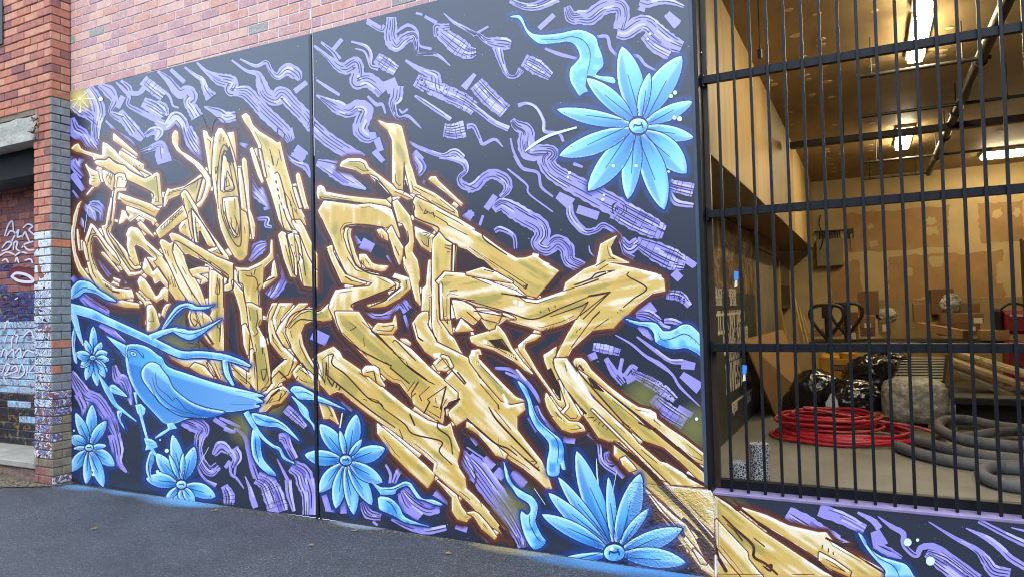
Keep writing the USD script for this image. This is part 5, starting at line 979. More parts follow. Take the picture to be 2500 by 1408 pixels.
# ------------------------------------------------------------------ ground
ASPH = usdkit.material(stage, '/World/Looks/asphalt', {
    "g": ("geometry", {}), "v": ("voronoi_texture", {"scale": 140.0, "randomness": 1.0}), "n": ("noise_texture", {"scale": 1.3, "detail": 6.0, "roughness": .65}),
    "n2": ("noise_texture", {"scale": 240.0, "detail": 2.0}), "vc": ("separate_color", {}),
    "r": ("rgb_ramp", {"ramp": [(0, (.014, .015, .018)), (.5, (.03, .031, .036)), (.8, (.06, .062, .068)), (.95, (.09, .09, .095)), (1, (.2, .2, .2))]}),
    "nm": ("map_range", {"from_min": .3, "from_max": .7, "to_min": .62, "to_max": 1.25}), "hs": ("hsv", {}),
    "ad": ("math", {"math_type": "multiply_add", "value2": .45}), "bp": ("bump", {"strength": 1.0, "distance": .006}), "p": ("principled_bsdf", {"roughness": .62})},
    [("g.position", "v.vector"), ("g.position", "n.vector"), ("g.position", "n2.vector"), ("v.color", "vc.color"), ("vc.r", "r.fac"), ("r.color", "hs.color"), ("n.fac", "nm.value"), ("nm.result", "hs.value"), ("hs.color", "p.base_color"),
     ("n2.fac", "ad.value1"), ("v.distance", "ad.value3"), ("ad.value", "bp.height"), ("bp.normal", "p.normal")], surface="p.BSDF")
GRAV = mat('gravel', lin('8f8066', .8), .9, 0, 38, bump=.02, bscale=55, color2=lin('4a4238', .8))
def sheet(pts, z):
    g = Polygon(pts); v, f = trimesh.creation.triangulate_polygon(g, engine='earcut'); f = np.asarray(f)
    w = np.c_[np.asarray(v)[:, :2], np.full(len(v), z)]
    n = np.cross(w[f[:, 1]]-w[f[:, 0]], w[f[:, 2]]-w[f[:, 0]])[:, 2] < 0
    f = f.copy(); f[n] = f[n][:, ::-1]; return w, f
obj('ground', sheet([(-80, -80), (80, -80), (80, .02), (-80, .02)], 0.0), ASPH, kind='structure')
gx = np.linspace(-12, -7.40, 24); jag = np.random.default_rng(2)
edge = [(x, -.09-.80*((-7.38-x)/.42)**.75*.32+jag.normal(0, .012)) for x in gx[::-1]]
obj('gravel_strip', sheet(edge+[(-12, .0), (-7.38, .0)], .008), GRAV, kind='structure')
R = np.random.default_rng(4); peb = []
for _ in range(420):
    x = R.uniform(-9.2, -7.4); lo = -.09-.8*max((-7.38-x)/.42, 0)**.75*.32; y = R.uniform(lo, -.2) if lo < -.2 else lo
    s = R.uniform(.008, .026); p = trimesh.creation.icosphere(0, s); p.apply_scale((1, R.uniform(.6, 1), R.uniform(.4, .7))); p.apply_transform(trimesh.transformations.rotation_matrix(R.uniform(0, 6), (0, 0, 1))); p.apply_translation((x, y, .008+s*.25)); peb.append(p)
obj('loose_gravel', cat_(peb), GRAV, label='loose pale gravel and rubble at the foot of the old brick pier', cat='gravel', kind='stuff')
# leaves and litter on the asphalt
LEAFM = mat('dry_leaf', lin('9a8650', .8), .7, .3, 30)
for px, py, lf in ((865, 1295, 'dry leaf on the asphalt below the blue flower on the panel joint'), (525, 1245, 'dry leaf at the wall foot right of the flower below the bird'), (1095, 1350, 'dry leaf on the asphalt, rightmost and nearest'), (230, 1290, 'dry leaf on the asphalt, leftmost, in front of the pier'), (760, 1330, 'dry leaf on open asphalt below the wall joint')):
    c = atz(px, py, .004); a = R.uniform(0, 6); q = [(math.cos(t)*.035*(1 if k % 2 else .6), math.sin(t)*.016, abs(math.sin(2*t))*.006) for k, t in enumerate(np.linspace(0, 6.28, 9)[:-1])]
    v = np.array([(0, 0, .003)]+q); v = v@np.array([[math.cos(a), math.sin(a), 0], [-math.sin(a), math.cos(a), 0], [0, 0, 1]])+c+(0, 0, .003)
    obj('fallen_leaf', (v, [(0, k+1, (k+1) % 8+1) for k in range(8)]), LEAFM, label=lf, cat='leaf', group='dry leaves on the asphalt')
# paint dust on the ground along the wall
DUSTM = PAINTM
dv, df, dc, da = [], [], [], []
for px, r, col in ((200, .3, '6fb4e6'), (310, .25, '6fb4e6'), (440, .4, '6fb4e6'), (480, .3, '6fb4e6'), (880, .2, 'c9cfd6'), (1250, .25, 'b8a86a'), (1420, .35, '5fa9e2'), (1560, .35, '4f9fe0'), (1660, .2, '4f9fe0')):
    y = np.interp(px, [172, 772, 1540, 1700], [1181, 1263, 1382, 1402]); c = atz(px, y, .003); n = 24; o = len(dv)
    dv.append(c+(0, -.012, 0)); dc.append(lin(col, .8)); da.append(.42)
    for t in np.linspace(math.pi, 2*math.pi, n): dv.append(c+np.array([math.cos(t)*r*1.5, min(-.012, math.sin(t)*r*.55-.012), .0003*len(df) % .004])); dc.append(lin(col, .8)); da.append(0)
    df += [(o, o+k+1, o+k+2) for k in range(n-1)]
pr = obj('paint_dust', (np.array(dv)+[0, 0, .002], np.array(df)), PAINTM, label='faint blue paint dust on the asphalt below the mural', cat='paint dust', kind='stuff')
api = UsdGeom.PrimvarsAPI(pr)
api.CreatePrimvar('paint', Sdf.ValueTypeNames.Color3fArray, 'vertex').Set(Vt.Vec3fArray.FromNumpy(np.array(dc, np.float32)))
api.CreatePrimvar('cover', Sdf.ValueTypeNames.FloatArray, 'vertex').Set(Vt.FloatArray.FromNumpy(np.array(da, np.float32)))

deb = []; R = np.random.default_rng(44)
for _ in range(700):
    x = R.uniform(-7.4, .4); y = -abs(R.normal(0, .045))-.015; s = R.uniform(.003, .011); q = trimesh.creation.icosphere(0, s); q.apply_scale((R.uniform(.7, 1.6), R.uniform(.5, 1), R.uniform(.3, .7))); q.apply_translation((x, y, s*.25)); deb.append(q)
obj('grit', cat_(deb), GRAV, label='fine grit and crumbs lying along the foot of the painted wall', cat='grit', kind='stuff')
# ------------------------------------------------------------------ brickwork
def brick_mat(name, a, b, speck, rough=.85):
    n = {"g": ("geometry", {}), "n": ("noise_texture", {"scale": 14.0, "detail": 6.0, "roughness": .7}), "v": ("noise_texture", {"scale": 130.0, "detail": 2.0}), "oi": ("object_info", {}), "rp": ("geometry", {}),
         "mr": ("map_range", {"from_min": .35, "from_max": .65}), "mx": ("mix_color", {"a": tuple(a), "b": tuple(b)}), "sp": ("map_range", {"from_min": .62, "from_max": .68}), "m2": ("mix_color", {"b": tuple(speck)}), "bp": ("bump", {"distance": .003}), "p": ("principled_bsdf", {"roughness": rough, "specular_ior_level": .3})}
    return usdkit.material(stage, '/World/Looks/'+name, n, [("g.position", "n.vector"), ("g.position", "v.vector"), ("n.fac", "mr.value"), ("mr.result", "mx.fac"), ("v.fac", "sp.value"), ("sp.result", "m2.fac"), ("mx.result", "m2.a"), ("m2.result", "p.base_color"), ("v.fac", "bp.height"), ("bp.normal", "p.normal")], surface="p.BSDF")
PINK = [brick_mat(f'pink_brick_{k}', lin(a, .92), lin(b, .92), lin('ecdcd2', .9)) for k, (a, b) in zip('abcdef', (('cda398', 'b98e84'), ('c3968c', 'b0857e'), ('d3ac98', 'c29a86'), ('bb9292', 'a68080'), ('ca9a86', 'b88674'), ('a09a90', '86827a')))]
MORT_W = mat('pale_mortar', lin('f2f0ee', .88), .9, .15, 20, bump=.002, bscale=120)
MORT_O = mat('old_mortar', lin('8a7a66', .8), .95, .4, 12, bump=.004, bscale=80)
WZ0 = at(169.4, 208.6)[2]; MOD = .0868
JX = at(160+258/6.4, 1290/6.4)[0]
def new_wall():
    t = thing('brick_wall', 'newer pink brick wall with white mortar above the graffiti panels', 'wall')
    top = Polygon([(-7.43, 3.95), (-5.9, 3.9), (-4.1, 3.9), (-.5, 3.9), (-.5, 5.6), (-7.43, 5.6)])
    obj('mortar_bed', bx(-7.43, -2.6, .0085, .25, 3.0, 5.6), MORT_W, t)
    w = wall(np.array([(171, 224.6), (400, 169), (758, 82), (765, 80.5), (930, 38), (1090, -5)])); xs, zs = w[:, 0], w[:, 2]
    joint = at(760, 40)[0]; R = np.random.default_rng(8); n = 0
    for r in range(-3, 13):
        z0 = WZ0+r*MOD+.005; z1 = z0+MOD-.010
        x = JX-.24*12+(.12 if r % 2 else 0)+.005
        while x < -2.7:
            a, b = max(x, -7.43), min(x+.230, -2.7); x += .24
            if b-a < .03: continue
            zt = np.interp((a+b)/2, xs, zs)
            if z1 < zt-.03: continue
            px, py = pz((a+b)/2, z1)
            if py < -45: continue
            segs = [(a, b)] if not (a < joint-.012 < b-.02) else [(a, joint-.012), (joint+.004, b)]
            for a_, b_ in segs:
                if b_-a_ < .02: continue
                d = R.uniform(-.0015, .0015); k = R.choice(6, p=[.25, .2, .2, .14, .13, .08])
                obj('brick', bevel_box(a_, b_, .0015+d, .06, max(z0, zt-.02), z1, .0025), PINK[k], t); n += 1
    obj('joint_seal', bx(joint-.010, joint+.003, .004, .02, at(760, 82)[2]-.01, 5.5), mat('sealant', lin('b9bcc0', .8), .7, .2), t)
    return n
NB1 = new_wall()
# joint between the panels
SEAL = mat('seam_dark', lin('0c0e12', .8), .5)
EDGE = mat('panel_edge', lin('3a4350', .8), .35, .2, 4)
t = thing('panel_joint', 'dark vertical joint between the left and right mural panels', 'joint')
xs_ = at(762, 81)[0]
obj('groove', bx(xs_-.009, xs_+.009, .012, .05, 0, 4.03), SEAL, t)
obj('joint_strip', bx(xs_-.034, xs_-.0075, -.0085, -.0062, 0.0, 4.02), mat('joint_strip_paint', lin('1d222b', .8), .3), t)

# ------------------------------------------------------------------ old brick pier with the recess on its left
OLD = [brick_mat(f'old_brick_{k}', lin(a, .8), lin(b, .8), lin('d0a088', .8), .9) for k, (a, b) in zip('abcd', (('c98466', 'ad6c54'), ('bd7860', '9a6256'), ('d4977a', 'ba7c62'), ('9a625a', '7c5250')))]
GREYB = brick_mat('grey_painted_brick', lin('8e9190', .8), lin('747876', .8), lin('a8aaa6', .8))
DUSTB = brick_mat('dusty_brick', lin('94846a', .8), lin('6f6350', .8), lin('b0a48a', .8))
def graff_mat(name, cols, scale, seed):
    n = {"g": ("geometry", {}), "mp": ("mapping", {"location": (seed, seed*.7, seed*1.3), "scale": (1, 1, 1)}), "n": ("noise_texture", {"scale": scale, "detail": 3.0, "roughness": .5, "distortion": 1.8}), "r": ("rgb_ramp", {"ramp": cols, "interpolate": False}),
         "n2": ("noise_texture", {"scale": 60.0, "detail": 4.0}), "mr": ("map_range", {"from_min": .35, "from_max": .7, "to_min": .72, "to_max": 1.05}), "hs": ("hsv", {}), "bp": ("bump", {"distance": .003}), "p": ("principled_bsdf", {"roughness": .6})}
    return usdkit.material(stage, '/World/Looks/'+name, n, [("g.position", "mp.vector"), ("mp.vector", "n.vector"), ("n.fac", "r.fac"), ("r.color", "hs.color"), ("g.position", "n2.vector"), ("n2.fac", "mr.value"), ("mr.result", "hs.value"), ("hs.color", "p.base_color"), ("n2.fac", "bp.height"), ("bp.normal", "p.normal")], surface="p.BSDF")
W_, B_, K_, O_ = tuple(lin('dfe3e8', .8)), tuple(lin('3d6aa6', .8)), tuple(lin('15161c', .8)), tuple(lin('8f4a34', .8))
LB_, P_, GR_ = tuple(lin('9ad2ec', .85)), tuple(lin('5b4a86', .8)), tuple(lin('a4acc0', .85))
G_WHITE = graff_mat('graffiti_white', [(0, K_), (.36, W_), (.5, GR_), (.54, W_), (.66, O_)], 5, 1)
G_FACE = graff_mat('graffiti_blue_white', [(0, K_), (.38, W_), (.47, B_), (.52, W_), (.58, K_), (.62, W_)], 11, 2)
G_LOW = graff_mat('graffiti_mixed', [(0, K_), (.37, W_), (.45, O_), (.52, B_), (.57, GR_), (.63, tuple(lin('6f6350', .8)))], 9, 3)
G_MID = graff_mat('graffiti_purple_blue', [(0, tuple(lin('1a1838', .8))), (.4, tuple(lin('2f4f9a', .8))), (.47, tuple(lin('5a2f52', .8))), (.53, K_), (.58, B_), (.64, tuple(lin('a08030', .8)))], 7, 4)
G_PALE = graff_mat('graffiti_pale_blue', [(0, LB_), (.42, GR_), (.5, tuple(lin('b4c0d0', .8))), (.56, tuple(lin('6f7a90', .8))), (.62, LB_)], 5, 5)
G_DARK = graff_mat('graffiti_dark', [(0, K_), (.5, tuple(lin('23262c', .8))), (.57, tuple(lin('8a6a20', .8))), (.62, K_)], 4, 6)
PX0, PXL, PF, PMOD = -7.43, -7.745, -.2, .0862
def brick_row(t, x0, x1, y0, y1, z, pick, R, off, front=True, wob=.004):
    x = x1-off
    edges = [x1]
    while x > x0+.03: edges.append(x); x -= .24
    edges.append(x0); n = 0
    for b, a in zip(edges[:-1], edges[1:]):
        if b-a < .025: continue
        d = R.uniform(-wob, wob)
        obj('brick', bevel_box(a+.005, b-.005 if b < x1 else b, y0+d, y1, z+.005+R.uniform(-.001, .001), z+PMOD-.005, .006), pick(R, z, (a+b)/2), t); n += 1
    return n
def pier():
    R = np.random.default_rng(21)
    t = thing('brick_pier', 'old orange brick pier at the left end of the mural, lower half covered in graffiti', 'pier')
    obj('mortar_bed', cat_([bx(PXL+.012, PX0-.010, PF+.012, .3, .0, 3.56), bx(-11, PX0-.010, PF+.012, .3, 3.85, 5.8)]), MORT_O, t)
    def pick(R, z, x):
        if z < .2: return DUSTB if R.random() < .7 else OLD[3]
        if z < .75: return G_LOW
        if z < 1.95: return G_FACE if R.random() < .8 else G_LOW
        if z < 2.55 and x > -7.7: return G_WHITE if R.random() < .75 else OLD[0]
        return OLD[R.choice(4, p=[.35, .3, .2, .15])]
    def pickside(R, z, x):
        if z < .9: return DUSTB if R.random() < .6 else G_LOW
        if z < 3.95: return GREYB if R.random() < .93 else OLD[0]
        return OLD[R.choice(4, p=[.35, .3, .2, .15])]
    n = 0
    for r in range(0, 66):
        z = .02+r*PMOD
        pxx, py = pz(-7.5, z, PF)
        if py < -40: break
        low = z < 3.53
        # corner bricks show on both faces; the right face is built as its own brick
        x0 = PXL if low else -8.6
        if not low and z < 3.86: x0 = PXL+.02
        n += brick_row(t, x0, PX0-.022, PF, .0, z, pick, R, .11 if r % 2 else .22)
        for (ya, yb) in (((PF+R.uniform(-.002, .002), -.105), (-.095, -.003)) if r % 2 else ((PF+R.uniform(-.002, .002), -.003),)):
            obj('brick', bevel_box(PX0-.0215, PX0+R.uniform(-.002, .003), ya, yb, z+.005, z+PMOD-.005, .005), pickside(R, z, 0), t); n += 1
    lint = trimesh.creation.box((1.4, .3, .255)).subdivide().subdivide().subdivide()
    v = np.array(lint.vertices); v += (meshkit.fbm(v*14, 3, 2)-.5)[:, None]*.022*np.sign(v); lint.vertices = v+np.array([-8.36, -.065, 3.70])
    obj('lintel', lint, mat('pale_concrete', lin('b9b4a4', .8), .9, .35, 9, bump=.01, bscale=40), t, smooth=50)
    fern = []
    for _ in range(40):
        c = np.array([PXL+.06+R.uniform(-.05, .05), PF-.015+R.uniform(-.015, .01), 3.66+R.uniform(-.12, .15)]); d = R.normal(0, .035, 3)
        s_ = R.normal(0, .008, 3); fern.append(trimesh.Trimesh([c-s_, c+s_, c+d], [(0, 1, 2)], process=False))
    obj('dry_weed', cat_(fern), mat('dry_weed_look', lin('8a5a30', .8), .9, .5, 40), t)
    return n
NB2 = pier()
def recess():
    R = np.random.default_rng(31); YB = .36
    t = thing('recess_wall', 'graffiti covered brick back wall inside the dark recess left of the pier', 'wall')
    obj('mortar_bed', bx(-10.2, -7.75, YB+.01, YB+.2, 0.2, 4.1), mat('recess_mortar', lin('7a7684', .8), .9, .4, 8), t)
    def pick(R, z, x):
        if z < .42: return G_DARK
        if z < .8: return G_DARK if R.random() < .75 else G_PALE
        if z < 1.62: return G_PALE
        if z < 2.02: return G_MID
        if z < 2.3: return G_MID if R.random() < .4 else OLD[3]
        return OLD[3] if R.random() < .75 else OLD[1]
    n = 0
    for r in range(0, 44):
        n += brick_row(t, -9.9, -7.76, YB, YB+.1, .225+r*PMOD, pick, R, .12 if r % 2 else .24)
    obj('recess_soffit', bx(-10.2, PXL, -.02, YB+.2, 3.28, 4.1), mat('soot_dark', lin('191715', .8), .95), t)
    obj('recess_side', bx(PXL+.012, PXL+.2, 0.01, YB+.2, .2, 3.59), OLD[3], t)
    obj('far_jamb', bx(-12.5, -9.9, PF+.012, .0, 0, 3.59), OLD[1], t)
    # tags: each a bent stroke of white paint
    TAGW = usdkit.material(stage, '/World/Looks/tag_white', {"p": ("principled_bsdf", {"base_color": tuple(lin('d6d4e4', .85)), "roughness": .5})}, surface="p.BSDF")
    TAGB = usdkit.material(stage, '/World/Looks/tag_black', {"p": ("principled_bsdf", {"base_color": (.01, .01, .02), "roughness": .5})}, surface="p.BSDF")
    TAGR = usdkit.material(stage, '/World/Looks/tag_red', {"p": ("principled_bsdf", {"base_color": tuple(lin('6a1420', .8)), "roughness": .5})}, surface="p.BSDF")
    def tags(name, segs, w, m, dy, lab):
        ms = []
        for s in segs:
            p = np.array([[float(q) for q in k.split(',')] for k in s.split()]); pts = np.stack([p[:, 0]/3.52, p[:, 1]/3.52], 1)+(0, 380)
            g = line(pts, w/3.52, .6)
            for v, f in tri_fill(g, False):
                q = wall(v, YB-.006-dy); n_ = np.cross(q[f[:, 1]]-q[f[:, 0]], q[f[:, 2]]-q[f[:, 0]])[:, 1] > 0; f = f.copy(); f[n_] = f[n_][:, ::-1]
                ms.append(trimesh.Trimesh(q, f, process=False))
        obj(name, cat_(ms), m, t, label=lab)
    tags('red_tag', ['150,1050 100,1010 180,980 290,1040 270,1085 180,1080 150,1050'], 60, TAGR, .0, 'dark red outline of the loop tag')
    tags('white_tag', ['40,690 70,600 105,565 115,640', '60,690 90,650 130,670 100,740', '130,680 160,640 150,700 190,690', '200,620 240,590 280,610 250,640 290,680', '190,700 215,660 235,700 250,735', '20,790 60,745 100,750 70,800 20,820', '115,810 120,750 150,745 140,800 180,830', '190,790 215,760 280,740', '200,770 240,810 290,810', '230,840 180,830 130,860', '20,905 50,890 70,915', '130,910 145,880 160,920', '215,900 260,890 280,920', '0,860 60,830 120,850'], 15, TAGW, .002, 'white scribbled tag high on the recess wall')
    tags('white_tag', ['100,1040 140,1010 230,1025 285,1070 250,1085 160,1075 100,1040'], 26, TAGW, .004, 'white loop tag')
    tags('white_tag', ['40,1480 60,1420 80,1440', '100,1640 105,1560 150,1540 140,1600', '130,1230 150,1220'], 14, TAGW, .002, 'white strokes on the pale blue paint')
    tags('white_tag', ['10,1720 30,1660 60,1680 50,1740', '70,1700 110,1660 120,1730', '130,1690 170,1650 180,1720 150,1730', '190,1730 230,1670 290,1690', '20,1860 50,1790 85,1800 60,1850 40,1880 90,1870', '95,1830 130,1800 150,1840 110,1860', '160,1860 185,1790 210,1850 170,1900 110,1900', '225,1880 240,1800', '250,1850 300,1790', '240,1860 300,1860', '30,1900 60,1960', '190,1560 260,1500 290,1560', '60,1540 40,1600', '130,1500 120,1560'], 13, TAGW, .002, 'white tag low on the recess wall')
    tags('black_tag', ['10,1210 60,1190 100,1230 140,1200', '150,1240 190,1210 230,1250 270,1215', '20,1280 70,1260 110,1290 160,1270', '170,1320 210,1290 260,1330', '20,1350 80,1330 120,1360', '160,1390 220,1370 260,1390', '20,970 60,950 110,970 160,955 210,970 260,955'], 8, TAGB, .002, 'black scribbled tag')
    t2 = thing('recess_step', 'worn concrete step in front of the recess left of the pier', 'step')
    SLAB = mat('step_concrete', lin('a39e90', .8), .9, .3, 6, bump=.004, bscale=50)
    obj('slab', bevel_box(-10.5, PXL, PF+.005, YB+.05, .155, .222, .008), SLAB, t2)
    b = trimesh.creation.box((2.75, .22, .17)).subdivide().subdivide().subdivide().subdivide(); v = np.array(b.vertices); v += (meshkit.fbm(v*12, 3, 4)-.5)[:, None]*.05*np.sign(v)*np.array([0, 1, .4]); b.vertices = v+np.array([-9.14, -.06, .07])
    obj('riser', b, mat('stained_render', lin('86705f', .8), .95, .6, 14, bump=.012, bscale=45), t2, smooth=50)
    # frame at the top left corner
    t3 = thing('window_frame', 'dark window frame corner at the upper left edge, above the lintel', 'window')
    WF = mat('window_dark', lin('2c2a24', .8), .6)
    x1 = at(9, 60, PF)[0]; z0 = at(9, 108, PF)[2]
    obj('frame', cat_([bx(x1-.05, x1, PF-.015, PF-.0045, z0, 5.6), bx(x1-.9, x1-.05, PF-.015, PF-.0045, z0, z0+.05)]), WF, t3)
    obj('pane', bx(x1-.9, x1-.05, PF-.010, PF-.006, z0+.05, 5.6), mat('window_glass', lin('50564a', .8), .1), t3)
    return n
NB3 = recess()

# the building across the lane, behind the camera: it keeps the low sky off the wall
t = thing('lane_building', 'long dark brick building on the other side of the lane', 'building')
obj('wall', bx(-45, 40, -19, -11.5, 0, 5.3), mat('lane_brick', lin('5a4238', .6), .9, .3, 3), t)
WG = mat('lane_window', lin('20242a', .6), .2)
for k in range(12): obj('window', bx(-38+k*6.2, -36+k*6.2, -11.52, -11.47, 2.2, 4.2), WG, t)
obj('parapet', bx(-45.1, 40.1, -19.1, -11.4, 5.302, 5.5), mat('lane_parapet', lin('77736c', .6), .9), t)
# ------------------------------------------------------------------ the barred opening
BLK = mat('black_steel', lin('0e0f12', .8), .45, .3, 18, bump=.0008, bscale=120, spec=.28)
BRN = mat('bronze_frame', lin('3a2e22', .8), .4, .4, 8)
CHR = mat('bright_bolt', lin('c8c8c8', .9), .2, metal=1.0)
FZ, CZ, BX = .27, 3.95, -.905
t = thing('bar_grille', 'black steel security bars across the opening at the right', 'grille')
for k in range(-0, 18):
    X = -.800+.0982*k; obj('bar', bevel_box(X-.0085, X+.0085, .03, .049, .5262, 4.6, .0015), BLK, t)
for z in (3.103, 2.248, 1.409): obj('rail', bevel_box(-.893, 1.3, .0495, .088, z-.025, z+.025, .002), BLK, t)
for z in (3.103, 2.248, 1.409): obj('rail_bracket', bevel_box(-.904, -.893, .05, .10, z-.04, z+.04, .002), BLK, t)
t = thing('opening_frame', 'black and bronze metal frame post between the mural and the bars', 'frame')
obj('outer_post', bevel_box(-.934, -.9115, -.012, .10, .528, 4.6, .002), BLK, t)
obj('edge_trim', bevel_box(-.958, -.9345, -.006, .03, .56, 4.6, .002), mat('trim_paint', lin('4a5666', .8), .3, .4, 3), t)
obj('inner_post', bevel_box(-.911, -.878, .102, .14, .528, 4.6, .002), BRN, t)
obj('bottom_track', bevel_box(-.877, 2.0, .105, .155, .5265, .582, .002), BLK, t)
for px, py in ((1712, 130), (1716, 356), (1722, 575), (1727, 700)):
    p = at(px, py, .10); s = trimesh.creation.icosphere(1, .008); s.apply_translation(p); obj('bolt', s, CHR, t, smooth=True)
obj('sill', bevel_box(-.91, 2.0, -.004, .16, .505, .5255, .004), LILAC, REG['low'][0])

# ------------------------------------------------------------------ the room behind
PLY = [mat(f'plywood_{k}', lin(c, .8), .6, .28, 3, stretch=(1, 5, .5), bump=.001, bscale=60) for k, c in zip('abc', ('c9a86a', 'bd9a5c', 'd2b074'))]
CEIL = mat('ceiling_board', lin('ab9062', .8), .6, .3, 1.6, bump=.002, bscale=50)
CONC = mat('room_concrete', lin('8f8166', .8), .85, .3, 2.5, bump=.003, bscale=40)
FLR = mat('room_floor', lin('96907f', .66), .7, .35, 1.8, bump=.003, bscale=70)
DARKW = mat('dim_wall', lin('8a7a58', .8), .85, .35, 2)
obj('room_floor', bx(-2.2, 4.2, .165, 10.1, .12, FZ), FLR, kind='structure')
obj('room_ceiling', bx(-2.2, 4.2, .14, 10.1, CZ, CZ+.15), CEIL, kind='structure')
t = thing('bulkhead', 'long plywood faced bulkhead along the left side of the room, above head height', 'bulkhead')
y = .16
for i in range(9):
    y2 = min(y+1.2, 9.78); obj('plywood_panel', bevel_box(BX-.018, BX+(.001 if i % 2 else -.001), y+.004, y2-.003, 2.672, CZ-.004, .002), PLY[i % 3], t); y = y2
    if y2 >= 9.78: break
obj('soffit', bx(-2.0, BX-.019, .16, 9.8, 2.67, 2.71), mat('soffit_board', lin('a88a58', .8), .8, .2), t)
obj('core', bx(-2.0, BX-.02, .16, 9.79, 2.712, CZ-.002), CONC, t)
t = thing('side_wall', 'dim concrete wall under the plywood bulkhead', 'wall')
obj('concrete', bx(-2.1, -1.62, .17, 9.88, FZ, 2.669), DARKW, t)
t = thing('front_wall_return', 'hidden wall behind the mural panels', 'wall')
obj('wall_core', bx(-2.1, -.94, .27, .33, FZ, CZ), CONC, t)
t = thing('right_room_wall', 'far right wall of the room, outside the picture', 'wall')
obj('wall_core', bx(4.0, 4.2, .16, 10.1, FZ, CZ), CONC, t)
obj('front_core', bx(2.0, 4.2, .0, .16, 0, 4.6), CONC, t)
# back wall: unpainted plasterboard with pale stopping
STOP = mat('joint_compound', lin('e0c48c', .8), .8, .15, 3)
GYP = mat('brown_plasterboard', lin('c69c66', .8), .85, .22, 5)
YB = 9.88
t = thing('plasterboard_wall', 'unpainted back wall of brown plasterboard with pale stopped joints', 'wall')
obj('stopping', bx(-2.1, 4.2, YB, YB+.2, FZ, CZ-.001), STOP, t)
def wob_rect(x0, y0, x1, y1, Y, off, m, name, parent, seed):
    R = np.random.default_rng(seed); a, b = at(x0, y0, Y), at(x1, y1, Y); X0, X1, Z1, Z0 = a[0], b[0], a[2], b[2]
    pts = []
    for (xa, za), (xb, zb) in (((X0, Z0), (X1, Z0)), ((X1, Z0), (X1, Z1)), ((X1, Z1), (X0, Z1)), ((X0, Z1), (X0, Z0))):
        for s in np.linspace(0, 1, 12, endpoint=False): pts.append((xa+(xb-xa)*s+R.normal(0, .018), za+(zb-za)*s+R.normal(0, .018)))
    g = Polygon(pts).buffer(.04).buffer(-.04); mm = trimesh.creation.extrude_polygon(g, .003, engine='earcut'); v = mm.vertices; mm.vertices = np.stack([v[:, 0], Y-off-v[:, 2], v[:, 1]], 1); mm.invert()
    return obj(name, mm, m, parent)
for i, r in enumerate(((2062, 522, 2318, 604), (2388, 498, 2500, 588), (2026, 640, 2104, 738), (2166, 626, 2452, 726))):
    wob_rect(*r, YB, 0.0, GYP, 'plasterboard_panel', t, i)
for i, r in enumerate(((2262, 556, 2290, 579), (2120, 548, 2132, 558), (2265, 533, 2282, 545), (2125, 588, 2140, 600), (2425, 512, 2445, 530), (2478, 510, 2490, 528), (2210, 655, 2224, 672), (2270, 628, 2300, 648), (2432, 640, 2452, 690))):
    wob_rect(*r, YB, .0035, STOP, 'filler_patch', t, 20+i)
obj('dado_board', bevel_box(at(2148, 735, YB)[0], 3.9, YB-.03, YB-.001, FZ, at(2200, 731, YB)[2], .004), mat('dado', lin('b89c68', .8), .8, .25, 3), t)
t = thing('dark_door', 'dark door in the back wall at the right edge of the picture', 'door')
p = at(2489, 588, YB)
obj('door_leaf', bevel_box(p[0]+.03, p[0]+.95, YB-.02, YB-.0045, FZ, p[2], .004), mat('door_paint', lin('6a5030', .8), .5), t)
obj('door_frame', bevel_box(p[0], p[0]+.03, YB-.05, YB-.0045, FZ, p[2]+.03, .004), mat('door_frame_paint', lin('4a3a24', .8), .5), t)

# ceiling: pale screw patches, lamps, pipes
t = thing('ceiling_patches', 'pale round filler patches dotted over the ceiling', 'filler patch')
R = np.random.default_rng(6); disc = []
for px, py in ((1725, 33), (1752, 41), (1925, 25), (1995, 35), (1942, 88), (2004, 97), (2004, 111), (1960, 140), (2014, 160), (1970, 184), (1973, 195), (2020, 201), (1880, 198), (1888, 208), (1983, 233), (2030, 238), (2135, 28), (2318, 70), (2302, 125), (2300, 138), (2130, 162), (1930, 275), (1932, 305), (2010, 325), (2130, 300), (2038, 305), (2020, 365), (2020, 371), (2126, 354), (2126, 369), (2025, 388), (2031, 402), (2036, 411), (2034, 420), (2125, 408), (2125, 419), (2053, 376), (2058, 408), (2062, 421), (2242, 338), (2065, 434), (2375, 145), (2420, 300), (2440, 320)):
    c = atz(px, py, CZ-.003); d = trimesh.creation.cylinder(R.uniform(.028, .045), .004, sections=12); d.apply_translation(c); obj('patch', d, STOP, t)
LAMP = usdkit.material(stage, '/World/Looks/lamp_glow', {"e": ("emission", {"color": (1.0, .84, .53), "strength": 46.0})}, surface="e.emission")
HOUS = mat('lamp_housing', lin('b8a888', .8), .5)
def lamp(x0, y0, x1, y1, w, lab, cross=False):
    a, b = atz(x0, y0, CZ-.07), atz(x1, y1, CZ-.07)
    t = thing('ceiling_lamp', lab, 'lamp', ((a[0]+b[0])/2, (a[1]+b[1])/2, CZ))
    X0, X1, Y0, Y1 = (min(a[0], b[0]), max(a[0], b[0]), a[1]-w/2, a[1]+w/2) if cross else ((a[0]+b[0])/2-w/2, (a[0]+b[0])/2+w/2, min(a[1], b[1]), max(a[1], b[1]))
    obj('housing', bevel_box(X0-.02, X1+.02, Y0-.02, Y1+.02, CZ-.045, CZ-.002, .005), HOUS, t)
    if cross:
        for s in (-1, 1): obj('tube_lamp', bevel_box(X0, X1, (Y0+Y1)/2+s*w*.3-.03, (Y0+Y1)/2+s*w*.3+.03, CZ-.09, CZ-.047, .006), LAMP, t)
    else: obj('diffuser', bevel_box(X0, X1, Y0, Y1, CZ-.09, CZ-.047, .008), LAMP, t)
